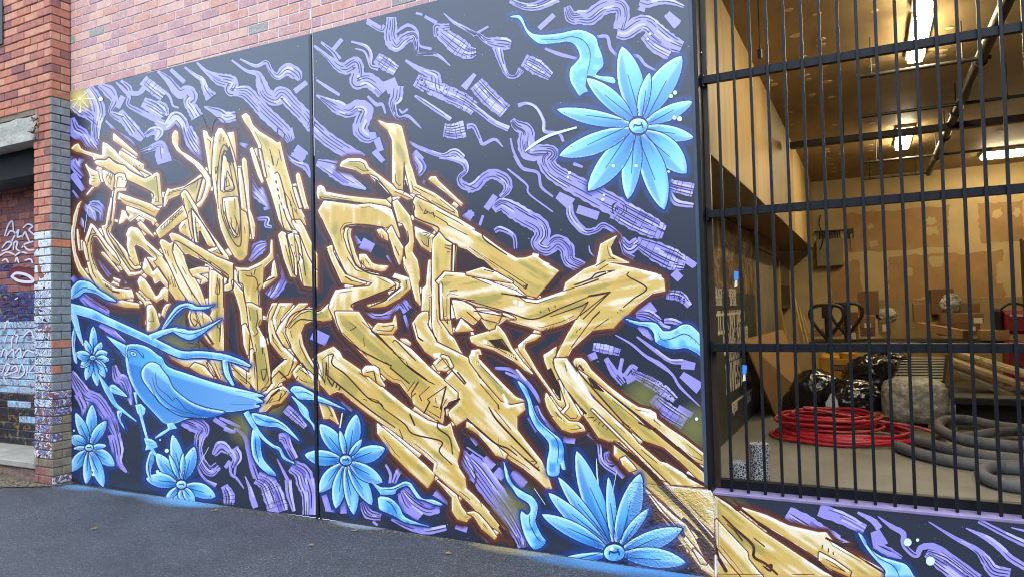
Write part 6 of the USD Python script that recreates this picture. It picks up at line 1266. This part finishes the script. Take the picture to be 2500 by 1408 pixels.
lamp(2256, 48, 2231, 150, .12, 'lit batten lamp near the front, crossed by the top rail of the bars')
lamp(2266, -60, 2256, 30, .12, 'lit batten lamp cut off by the top edge of the picture')
lamp(2210, 318, 2203, 363, .17, 'smaller looking lit batten lamp in the middle of the ceiling')
lamp(2398, 384, 2520, 372, .5, 'twin tube lamp at the back of the room on the right', True)
PIPE = mat('black_pipe', lin('1c1812', .8), .5, .3, 10)
def pipe(a, b, r, lab, hang, name='ceiling_pipe'):
    t = thing(name, lab, 'pipe', tuple(a))
    obj('tube', tube(np.linspace(a, b, 6), r, 10), PIPE, t, smooth=40)
    for s in hang:
        p = a+(b-a)*s; obj('hanger', tube([p+(0, 0, r), (p[0], p[1], CZ)], .006, 6), PIPE, t)
        obj('collar', tube([p-(b-a)/np.linalg.norm(b-a)*.015, p+(b-a)/np.linalg.norm(b-a)*.015], r*1.35, 10), PIPE, t)
PZ = 3.62
for (x0, y0, x1, lab) in ((2090, 190, 2420, 'thin black sprinkler pipe nearest to the front, below the ceiling'), (2095, 287, 2560, 'thin black sprinkler pipe, second from the front'), (2105, 398, 2420, 'thin black sprinkler pipe just behind the cable tray'), (2105, 438, 2268, 'short thin black sprinkler pipe, the farthest one')):
    a = atz(x0, y0, PZ); b = a.copy()
    k = 0
    while pz(*b[[0, 2]], b[1])[0] < x1 and k < 400: b[0] += .01; k += 1
    pipe(a, b, .017, lab, (.12, .8))
a, b = atz(2474, -20, PZ+.02), atz(2264, 424, PZ+.02); b[0] = a[0] = (a[0]+b[0])/2
pipe(a, b, .045, 'thick black main pipe running to the back below the ceiling', (.2, .45, .62, .8), 'main_pipe')
a = atz(1929, 356, PZ); t = thing('cable_tray', 'black cable tray hung across the room under the ceiling', 'cable tray', tuple(a))
obj('tray', bevel_box(a[0], 3.9, a[1]-.06, a[1]+.06, PZ-.04, PZ+.03, .004), PIPE, t)
for s in (.6, 1.6, 2.6): obj('hanger', tube([(a[0]+s, a[1], PZ+.03), (a[0]+s, a[1], CZ)], .006, 6), PIPE, t)
t = thing('hanging_sensor', 'small black sensor hanging on a thin cable from the ceiling by the plywood', 'sensor')
c = at(1855, 130, 1.0); obj('cable', tube([c+(0, 0, .02), (c[0], c[1], CZ)], .004, 6), PIPE, t); obj('body', tube([c-(0, 0, .04), c+(0, 0, .025)], .018, 10), PIPE, t)
# column and electrical gear on the left
t = thing('concrete_column', 'plain concrete column under the plywood bulkhead', 'column')
ya, yb = atx(1843, 700, -1.38)[1], atx(1897, 700, -1.38)[1]
obj('shaft', bevel_box(-1.62, -1.38, ya, yb, FZ, 2.668, .01), CONC, t)
obj('haunch', bevel_box(-1.62, -1.34, ya-.1, yb+.05, 2.45, 2.667, .01), CONC, t)
t = thing('switch_cabinet', 'tall narrow electrical cabinet behind the concrete column', 'cabinet')
y0, y1 = atx(1902, 650, -1.36)[1], atx(1926, 650, -1.36)[1]
obj('casing', bevel_box(-1.6, -1.36, y0, y1, 1.6, 2.35, .01), mat('cabinet_grey', lin('70664e', .8), .5, .2), t)
obj('side_timber', bevel_box(-1.6, -1.34, y0-.12, y0-.01, 1.1, 2.4, .006), PLY[0], t)
obj('vent', bevel_box(-1.359, -1.35, y0+.1, y1-.1, 1.65, 2.0, .004), PIPE, t)
t = thing('junction_box', 'pale junction box with a black lamp on top, high beside the column', 'box')
p = atx(1912, 560, -1.25); obj('casing', bevel_box(-1.5, -1.2, p[1]-.2, p[1]+.25, p[2]-.12, p[2]+.13, .01), mat('pale_box', lin('b0a27a', .8), .6), t)
obj('lamp_head', bevel_box(-1.4, -1.25, p[1]-.1, p[1]+.05, p[2]+.13, p[2]+.3, .03), PIPE, t)
t = thing('meter_box', 'grey meter box with conduits on the back wall', 'box')
a, b = at(1992, 585, YB-.18), at(2059, 648, YB-.18)
obj('door', bevel_box(a[0], b[0], YB-.2, YB-.001, b[2], a[2], .008), mat('meter_grey', lin('978a68', .8), .5, .12), t)
for i in range(9): x = a[0]+.06+i*(b[0]-a[0]-.1)/8; obj('conduit', tube([(x, YB-.1, a[2]), (x, YB-.1, a[2]+.13)], .013, 6), PIPE, t)
obj('conduit_rail', bevel_box(a[0]-.02, b[0]+.05, YB-.14, YB-.06, a[2]+.13, a[2]+.16, .004), PIPE, t)
obj('loose_cable', tube(catmull([at(2003, 525, YB-.05), at(2000, 550, YB-.1), at(2010, 580, YB-.25), at(2002, 612, YB-.25)], 6), .01, 6), PIPE, t)
t = thing('wall_lock', 'small dark lever fitting on the plasterboard beside the meter box', 'fitting')
a = at(2078, 571, YB-.05); obj('plate', bevel_box(a[0]-.06, a[0]+.04, YB-.04, YB-.0035, a[2]-.08, a[2]+.1, .01), PIPE, t); obj('lever', bevel_box(a[0]-.02, a[0]+.02, YB-.08, YB-.04, a[2]-.3, a[2], .01), mat('lever', lin('a08a60', .8), .4), t)

# ------------------------------------------------------------------ things on the floor
t = thing('site_sign', 'large dark site sign with white lettering leaning on the left wall', 'sign')
SX = -1.372; y0, y1 = 2.15, 5.42
obj('sign_panel', bevel_box(SX-.03, SX, y0, y1, FZ, 1.80, .003), mat('sign_green', lin('3a4034', .8), .5, .15), t)
PIC = graff_mat('printed_picture', [(0, tuple(lin('3a2a16', .8))), (.4, tuple(lin('6b4f2a', .8))), (.47, tuple(lin('9a7a48', .8))), (.53, tuple(lin('4a3820', .8))), (.58, tuple(lin('b8986a', .8)))], 1.6, 9)
obj('picture_panel', bevel_box(SX-.03, SX, y0, y1, 1.803, 2.62, .003), PIC, t)
WHT = mat('sign_white', lin('d8cfb8', .85), .6)
def sign_text(s, px, py, h, bold=True, squeeze=1.0):
    m = meshkit.text_mesh(s, h, .003, bold); v = m.vertices; p = atx(px, py, SX)
    m.vertices = np.stack([SX+.001+v[:, 2], p[1]+v[:, 0]*squeeze, p[2]+v[:, 1]], 1)
    obj('lettering', m, WHT, t)
sign_text('BLACK', 1745, 724, .085); sign_text('DESIGN', 1779, 724, .085); sign_text('SYSTEMS', 1742, 745, .085, True, .8); sign_text('DETAIL', 1782, 745, .085)
sign_text('ILLA NY PE P', 1752, 816, .23, True, .85); sign_text('LOVE YOUR', 1766, 866, .25, True, .85); sign_text('CLOUD', 1776, 882, .2, True, .85); sign_text('INVEST INQ', 1772, 962, .3, True, .7); sign_text('6567', 1822, 985, .12); sign_text('eysa', 1787, 1008, .11)
for py0, Y0, Y1 in ((765, y0+.3, 4.2), (985, 3.4, 4.9)):
    p = atx(1787, py0, SX); obj('rule_line', bx(SX+.001, SX+.003, Y0, Y1, p[2]-.012, p[2]+.012), WHT, t)
def slab_from(c, th, m, name, parent):
    c = np.array(c); n = np.cross(c[1]-c[0], c[3]-c[0]); n /= np.linalg.norm(n)
    return obj(name, trimesh.convex.convex_hull(np.vstack([c, c-n*th])), m, parent)
t = thing('fibre_board', 'bare tan fibreboard sheet leaning askew beside the site sign', 'board')
slab_from([atz(1895, 1015, FZ), atz(1990, 985, FZ), atx(1911, 804, -1.18), atx(1816, 828, -1.28)], .016, mat('mdf', lin('b58a50', .8), .75, .1, 30), 'sheet', t)
t = thing('timber_offcuts', 'thin timber offcuts leaning on the wall behind the fibreboard', 'timber')
for i, (xa, ya_, xb, yb_) in enumerate(((1935, 720, 1962, 845), (1948, 750, 1970, 840), (1812, 742, 1832, 860), (1958, 770, 1982, 835), (1905, 760, 1930, 900))):
    a = at(xa, ya_, 7.2+i*.2); b = at(xb, yb_, 6.9+i*.2); obj('stick', tube([a, b], .035, 4), PLY[i % 3] if i != 2 else WHT, t)
# concrete cores
CORE = usdkit.material(stage, '/World/Looks/aggregate', {"g": ("geometry", {}), "v": ("voronoi_texture", {"scale": 46.0, "feature": "distance_to_edge"}), "v2": ("voronoi_texture", {"scale": 46.0}), "sc": ("separate_color", {}), "rc": ("rgb_ramp", {"ramp": [(0, tuple(lin('3a3c40', .8))), (.5, tuple(lin('60666c', .8))), (1, tuple(lin('20242a', .8)))]}),
    "e": ("map_range", {"from_min": .05, "from_max": .09}), "mx": ("mix_color", {"a": tuple(lin('c9ccd0', .8))}), "p": ("principled_bsdf", {"roughness": .7})}, [("g.position", "v.vector"), ("g.position", "v2.vector"), ("v2.color", "sc.color"), ("sc.r", "rc.fac"), ("rc.color", "mx.b"), ("v.distance", "e.value"), ("e.result", "mx.fac"), ("mx.result", "p.base_color")], surface="p.BSDF")
for px, pt_, lab in ((1857, 1083, 'taller drilled concrete core standing just behind the bars'), (1806, 1128, 'shorter drilled concrete core standing just behind the bars')):
    b = atz(px, 1182, FZ); h = at(px, pt_, b[1]-.02)[2]-FZ
    t = thing('concrete_core', lab, 'concrete core', tuple(b)); n = 28; prof = np.array([(0, 0), (.072, 0), (.075, .004), (.075, h-.004), (.072, h), (0, h)])
    c = trimesh.creation.revolve(prof, sections=n); c.apply_translation(b); obj('cylinder', c, CORE, t, smooth=40)
# red air hose
RED = mat('red_hose', lin('c22a34', .85), .4, .15, 20); R = np.random.default_rng(12)
c1, c2 = atz(2022, 1066, FZ), atz(2085, 1072, FZ); pts = []
for k in range(8):
    for a in np.linspace(0, 2*math.pi, 40, endpoint=False):
        s = k+a/(2*math.pi); r = .60-.012*k+.02*math.sin(a*2+k); pts.append(c2*(.5+.03*k)+c1*(.5-.03*k)+np.array([math.cos(a+2.6)*r*1.1, math.sin(a+2.6)*r*.9, .016+.011*s+.012*math.sin(3*a+k)**2]))
for k in range(9):
    for a in np.linspace(0, 2*math.pi, 40, endpoint=False):
        s = k+a/(2*math.pi); r = .44+.05*math.sin(k*2.1); pts.append(c1+np.array([math.cos(a+2.6)*r+.05*math.sin(k), math.sin(a+2.6)*r*.9, .10+.017*s+.012*math.sin(2*a+k)**2]))
pts += [c2+np.array([.2, .3, .16]), c2+np.array([.6, .35, .1]), atz(2282, 1055, FZ+.06)]
t = thing('red_hose', 'coil of red air hose lying on the floor behind the bars', 'hose', tuple(c1))
obj('hose_line', tube(np.array(pts), .0145, 7), RED, t, smooth=60)
# grey suction hoses
GREY = mat('grey_hose_rubber', lin('6d6f70', .8), .7, .4, 14, bump=.002, bscale=80)
def big_hose(pp, r, lab):
    c = np.array([atz(x, y, FZ+r+dz) for x, y, dz in pp]); q = catmull(c, 26); d = np.r_[0, np.cumsum(np.linalg.norm(np.diff(q, axis=0), axis=1))]
    s = np.arange(0, d[-1], .011); q = np.stack([np.interp(s, d, q[:, i]) for i in range(3)], 1)
    t = thing('grey_hose', lab, 'hose', tuple(c[0])); obj('hose_line', tube(q, r*(1+.035*(np.arange(len(q)) % 2)), 12), GREY, t, smooth=60)
big_hose([(2580, 1105, .1), (2480, 1090, .1), (2390, 1080, .1), (2330, 1066, .1), (2292, 1044, .08), (2305, 1026, .08), (2360, 1024, .05), (2440, 1040, .05), (2560, 1052, .05)], .052, 'grey ribbed hose making the uppermost bend beside the red hose')
big_hose([(2205, 1066, 0), (2260, 1080, 0), (2330, 1098, .02), (2420, 1116, .02), (2580, 1140, .02)], .05, 'grey ribbed hose running under the red hose to the right')
big_hose([(2190, 1088, 0), (2240, 1106, 0), (2330, 1126, 0), (2430, 1138, 0), (2580, 1150, 0)], .05, 'grey ribbed hose nearest the bars in the long bundle')
big_hose([(2350, 1068, 0), (2420, 1056, .06), (2500, 1052, .02), (2580, 1062, 0)], .045, 'grey ribbed hose at the back of the bundle')
big_hose([(2580, 1192, 0), (2480, 1186, 0), (2420, 1172, 0), (2396, 1154, 0), (2420, 1140, .01), (2490, 1136, .01), (2580, 1140, .01)], .048, 'short grey hose loop lowest at the right')
# black rubbish bags
BAG = mat('black_plastic', (.008, .008, .009), .18, .2, 8, bump=.012, bscale=16, spec=.7)
def blob(name, c, s, seed, m, amp=.25, sub=4):
    p = trimesh.creation.icosphere(sub, 1.0); v = p.vertices; n1 = meshkit.fbm(v*2.2+seed*7, 4, seed)-.5; n2 = np.abs(meshkit.fbm(v*5+seed*3, 3, seed+5)-.5)
    p.vertices = v*(1+amp*n1+amp*.9*n2-.1)[:, None]*np.array(s)+np.array(c); p.vertices[:, 2] = np.maximum(p.vertices[:, 2], FZ+.003); return p
BAGS = [((1950, 985), 5.2, (.26, .22, .2), 'small black rubbish bag at the left foot of the heap'), ((1993, 960), 5.1, (.34, .3, .34), 'full black rubbish bag in the middle of the heap with a wrinkled side'), ((2075, 975), 5.0, (.42, .32, .28), 'long black rubbish bag in front of the wrapped bundle'), ((2128, 918), 5.7, (.36, .35, .3), 'black rubbish bag resting on top of the heap'), ((2160, 888), 6.2, (.3, .35, .22), 'shiny black rubbish bag farthest back against the louvre')]
for i, ((px, py), Y, s, lab) in enumerate(BAGS):
    c = at(px, py, Y); t = thing('rubbish_bag', lab, 'rubbish bag', tuple(c), group='black rubbish bags'); obj('bag_skin', blob('b', c, s, i+1, BAG), BAG, t, smooth=60)
t = thing('paper_scrap', 'crumpled white paper scrap on the rubbish bags', 'paper'); c = at(2032, 1000, 4.55)
q = blob('p', c, (.07, .02, .19), 9, WHT, .5, 3); obj('sheet_paper', q, mat('white_paper', lin('d5dae4', .85), .7), t, smooth=30)
# bundle, pallet, louvre
WOOD = [mat(f'pallet_wood_{k}', lin(c, .8), .8, .35, 6, stretch=(.6, 6, 6), bump=.002, bscale=60) for k, c in zip('abc', ('c4a878', 'b09468', 'd0b888'))]
t = thing('pallet', 'wooden pallet under the wrapped bundle', 'pallet'); a, b = at(2120, 1030, 4.5), at(2290, 1030, 4.5)
for i in range(5): obj('deck_board', bevel_box(a[0], b[0], 4.55+i*.2, 4.68+i*.2, FZ+.1, FZ+.122, .003), WOOD[i % 3], t)
for i in range(3): obj('bearer', bevel_box(a[0]+i*(b[0]-a[0]-.09)/2, a[0]+.09+i*(b[0]-a[0]-.09)/2, 4.55, 5.5, FZ+.002, FZ+.099, .003), WOOD[(i+1) % 3], t)
t = thing('wrapped_bundle', 'round grey bundle wrapped in clear plastic film on the pallet', 'bundle'); c = at(2232, 975, 4.75)
p = trimesh.creation.icosphere(5, 1.0); v = p.vertices; v = np.sign(v)*np.abs(v)**.55; v /= np.abs(v).max(0); n1 = meshkit.fbm(v*4, 4, 3)-.5
p.vertices = v*(1+.12*n1)[:, None]*np.array([.33, .3, .25])+c
obj('film_wrap', p, usdkit.material(stage, '/World/Looks/plastic_film', {"g": ("geometry", {}), "n": ("noise_texture", {"scale": 16.0, "detail": 6.0, "roughness": .75}), "v": ("voronoi_texture", {"scale": 60.0}), "r": ("rgb_ramp", {"ramp": [(.3, tuple(lin('7c7866', .8))), (.5, tuple(lin('a8a492', .8))), (.68, tuple(lin('dcd8c8', .85)))]}), "bp": ("bump", {"distance": .02}), "p": ("principled_bsdf", {"roughness": .28})}, [("g.position", "n.vector"), ("n.fac", "r.fac"), ("r.color", "p.base_color"), ("n.fac", "bp.height"), ("bp.normal", "p.normal")], surface="p.BSDF"), t, smooth=60)
t = thing('louvre_panel', 'pale metal louvre panel lying tilted behind the wrapped bundle', 'louvre')
A, B, C, D = at(2178, 928, 5.2), at(2302, 928, 5.2), at(2312, 868, 6.2), at(2202, 868, 6.2)
ALU = mat('louvre_metal', lin('c9c4b4', .85), .35, .2, 12, metal=.3)
obj('back_sheet', trimesh.convex.convex_hull(np.vstack([[A, B, C, D], np.array([A, B, C, D])-(0, 0, .02)])-(0, 0, .05)), PIPE, t)
for i in range(9):
    s = (i+.2)/9; a, b = A+(D-A)*s, B+(C-B)*s; d = (D-A)/9*.46
    slab_from([a, b, b+d-(0, 0, .006), a+d-(0, 0, .006)], .004, ALU, 'blade', t)
for a, b in ((A, D), (B, C)): obj('side_rail', tube([a-(0, 0, .02), b], .022, 4), PIPE, t)
# timber stack on the right
t = thing('timber_stack', 'grey weathered timber boards stacked on the right behind the hoses', 'timber')
for i, (xa, ya_, xb, yb_, Y) in enumerate(((2330, 880, 2560, 960, 5.0), (2335, 905, 2560, 1000, 4.9), (2345, 862, 2560, 925, 5.4), (2400, 880, 2560, 930, 5.1))):
    a, b = at(xa, ya_, Y+.5), at(xb, yb_, Y); w = np.array([.0, .22, .03]); slab_from([a, b, b+w, a+w], .045, WOOD[i % 3] if i != 1 else mat('grey_board', lin('8d8068', .8), .8, .3, 8), 'plank', t)
t = thing('steel_platform', 'low black steel platform under the timber boards', 'platform'); a = at(2330, 1000, 4.6)
obj('deck', bevel_box(a[0], 2.4, 4.7, 6.0, .52, .60, .01), PIPE, t); obj('face', bevel_box(a[0]+.05, 2.4, 4.9, 5.0, FZ, .52, .01), PIPE, t)
# pallet trucks
YEL = mat('yellow_paint', lin('d0961e', .85), .4, .1, 10)
def truck(px, py, Y, lab, plate):
    c = at(px, py, Y); t = thing('pallet_truck', lab, 'pallet truck', (c[0], c[1], FZ))
    lp = catmull([c+(-.02, 0, -.30), c+(-.19, 0, -.06), c+(-.21, 0, .07), c+(-.13, 0, .15), c+(.13, 0, .15), c+(.21, 0, .07), c+(.19, 0, -.06), c+(.02, 0, -.30)], 6)
    obj('loop_handle', tube(lp, .024, 8), PIPE, t, smooth=50); obj('tiller', tube([c+(0, 0, .14), c+(0, 0, -.3), (c[0]+.02, Y-.1, .95)], .03, 8), PIPE, t); obj('lever', bevel_box(c[0]-.06, c[0]+.06, Y-.03, Y+.03, c[2]-.02, c[2]+.15, .01), PIPE, t)
    obj('pump_body', bevel_box(c[0]-.11, c[0]+.15, Y-.25, Y+.0, .42, .98, .05), YEL, t)
    for s in (-.2, .08): obj('fork', bevel_box(c[0]+s, c[0]+s+.15, Y+.0, Y+1.1, .33, .39, .01), YEL, t)
    for s in (-.06, .06): w = trimesh.creation.cylinder(.09, .05, sections=20); w.apply_transform(trimesh.transformations.rotation_matrix(math.pi/2, (0, 1, 0))); w.apply_translation((c[0]+s, Y-.14, FZ+.09)); obj('wheel', w, PIPE, t, smooth=40)
    if plate:
        p = at(2050, 897, Y-.256); obj('plate', bevel_box(p[0]-.10, p[0]+.10, Y-.262, Y-.251, p[2]-.04, p[2]+.04, .002), PIPE, t)
        m = meshkit.text_mesh('3000KG', .05, .002, True); v = m.vertices; k = v[:, 0].max(); m.vertices = np.stack([p[0]-.085+v[:, 0]*.17/k, Y-.263-v[:, 2], p[2]-.025+v[:, 1]], 1); m.invert(); obj('lettering', m, YEL, t)
        q = at(2050, 905, Y-.26); obj('yellow_shield', bevel_box(q[0]-.15, q[0]+.15, Y-.2505, Y-.21, q[2]-.2, q[2]+.16, .05), YEL, t)
truck(2018, 772, 6.3, 'pallet truck with black heart shaped handle and yellow body marked 3000KG', True)
truck(2066, 766, 7.2, 'second pallet truck whose black loop handle stands behind the first', False)
# bench with cartons
CARD = [mat(f'cardboard_{k}', lin(c, .8), .85, .15, 8, bump=.001, bscale=60) for k, c in zip('abc', ('8f6a40', '7a5834', 'a68052'))]
LABL = mat('carton_label', lin('d8d2bc', .85), .7)
t = thing('work_bench', 'low black bench that carries the cartons', 'bench'); YC = 7.6
a, b = at(1975, 832, YC), at(2480, 832, YC); obj('bench_top', bevel_box(a[0], b[0], YC-.25, YC+.8, a[2]-.05, a[2], .006), PIPE, t)
for x in (a[0]+.05, (a[0]+b[0])/2, b[0]-.1): obj('leg', bevel_box(x, x+.05, YC-.2, YC-.15, FZ, a[2]-.05, .004), PIPE, t)
BT = a[2]
def carton(x0, y0, x1, y1, Y, d, lab, k, label=None, stand=True):
    A, B = at(x0, y0, Y), at(x1, y1, Y); t = thing('carton', lab, 'box', ((A[0]+B[0])/2, Y, B[2]), group='cardboard cartons')
    obj('carton_body', bevel_box(A[0], B[0], Y, Y+d, B[2], A[2], .006), CARD[k], t)
    obj('tape', bx((A[0]+B[0])/2-.025, (A[0]+B[0])/2+.025, Y+.004, Y+d-.004, A[2]-.002, A[2]+.0015), LABL if k == 2 else CARD[(k+1) % 3], t)
    if label: C, D = at(label[0], label[1], Y), at(label[2], label[3], Y); obj('paper_label', bx(C[0], D[0], Y-.003, Y+.002, D[2], C[2]), LABL, t)
carton(2093, 711, 2147, 768, 7.7, .4, 'tall dark carton on top of the left carton pile', 1)
carton(2097, 772, 2138, 800, 7.6, .4, 'carton with a square white label under the tall dark carton', 0, (2110, 788, 2126, 799))
carton(2100, 801, 2137, 820, 7.6, .4, 'flat dark carton lowest under the tall one', 1)
carton(2144, 782, 2176, 815, 7.6, .35, 'small carton with an upright white label right of the left pile', 0, (2154, 791, 2166, 808))
carton(2055, 762, 2095, 806, 7.55, .4, 'carton behind the pallet truck handles with a small label', 1, (2070, 793, 2080, 803))
carton(2060, 808, 2096, 828, 7.5, .4, 'pale labelled carton on the bench behind the second handle', 0, (2072, 811, 2090, 827))
carton(2030, 784, 2056, 820, 7.5, .4, 'carton between the two handles on the bench', 2)
carton(1984, 803, 2008, 820, 7.5, .4, 'small pale carton at the left end of the bench', 2)
carton(2272, 706, 2331, 766, 8.2, .45, 'tall dark carton on the right carton pile', 1)
carton(2229, 741, 2300, 784, 8.4, .3, 'wide low carton behind the right pile', 2)
carton(2330, 740, 2393, 765, 8.4, .3, 'wide carton behind the plastic bag on the right pile', 0)
carton(2296, 765, 2402, 787, 7.7, .4, 'long carton with a white label lying on the right pile', 0, (2377, 775, 2399, 788))
carton(2292, 788, 2394, 818, 7.7, .4, 'long dark carton under the labelled one on the right pile', 1, (2370, 796, 2382, 806))
carton(2395, 806, 2466, 828, 7.3, .4, 'long low carton beside the red tool case', 2)
t = thing('long_carton', 'long thin carton lying at an angle in front of the right pile', 'box')
slab_from([at(2236, 800, 7.3), at(2350, 826, 7.0), at(2350, 806, 7.0), at(2236, 786, 7.3)], .2, CARD[2], 'carton_body', t)
t = thing('plastic_bag', 'clear crumpled plastic bag on the right carton pile', 'bag'); c = at(2322, 742, 7.8); obj('bag_skin', blob('b', c, (.14, .1, .16), 17, None, .5, 4), stage.GetPrimAtPath('/World/Looks/plastic_film') and UsdShade.Material.Get(stage, '/World/Looks/plastic_film'), t, smooth=40)
t = thing('white_sack', 'white plastic sack slumped behind the left cartons', 'bag'); c = at(2165, 770, 8.0); obj('bag_skin', blob('b', c, (.16, .12, .13), 19, None, .3, 4), UsdShade.Material.Get(stage, '/World/Looks/plastic_film'), t, smooth=40)
t = thing('tool_case', 'red and black tool case on the bench at the right edge', 'tool case'); a, b = at(2446, 757, 7.4), at(2512, 815, 7.4)
REDP = mat('red_case', lin('8a1f22', .85), .45, .2, 10)
obj('case_body', bevel_box(a[0], b[0], 7.4, 7.75, b[2], a[2], .05), REDP, t); obj('black_shell', bevel_box(a[0]-.08, a[0]+.02, 7.38, 7.78, b[2]-.05, a[2]+.03, .04), PIPE, t)
obj('handle', tube(catmull([(a[0]-.02, 7.5, a[2]), (a[0]+.1, 7.5, a[2]+.09), (a[0]+.25, 7.5, a[2]+.07), (b[0], 7.5, a[2])], 6), .018, 8), PIPE, t, smooth=50)

obj('badge', bx(a[0]+.09, a[0]+.24, 7.396, 7.4005, (a[2]+b[2])/2+.08, (a[2]+b[2])/2+.11), WHT, t)
t = thing('red_cabinet', 'dark red roller cabinet below the tool case', 'cabinet'); a = at(2462, 870, 7.0)
obj('carcass', bevel_box(a[0], a[0]+.6, 7.0, 7.5, FZ+.08, at(2470, 835, 7.0)[2], .01), REDP, t)
for i in range(3): z = FZ+.15+i*.14; obj('drawer', bevel_box(a[0]+.02, a[0]+.58, 6.985, 6.999, z, z+.12, .004), REDP, t)
TAPE = mat('blue_tape', lin('2f86e0', .85), .5)
for px, py, lab in ((1797, 672, 'scrap of blue tape hanging on a bar beside the site sign'), (1817, 900, 'scrap of blue tape with a white tail on a bar below the lower rail')):
    p = at(px, py, .025); R = np.random.default_rng(px); t = thing('tape_scrap', lab, 'tape', tuple(p))
    slab_from([p+(-.012, 0, -.03), p+(.012, -.006, -.028), p+(.016, -.004, .022), p+(-.010, .002, .026)], .001, TAPE, 'tape_strip', t)
    slab_from([p+(-.012, 0, -.075), p+(.006, -.006, -.07), p+(.006, -.004, -.031), p+(-.008, .002, -.031)], .001, WHT, 'tape_tail', t)
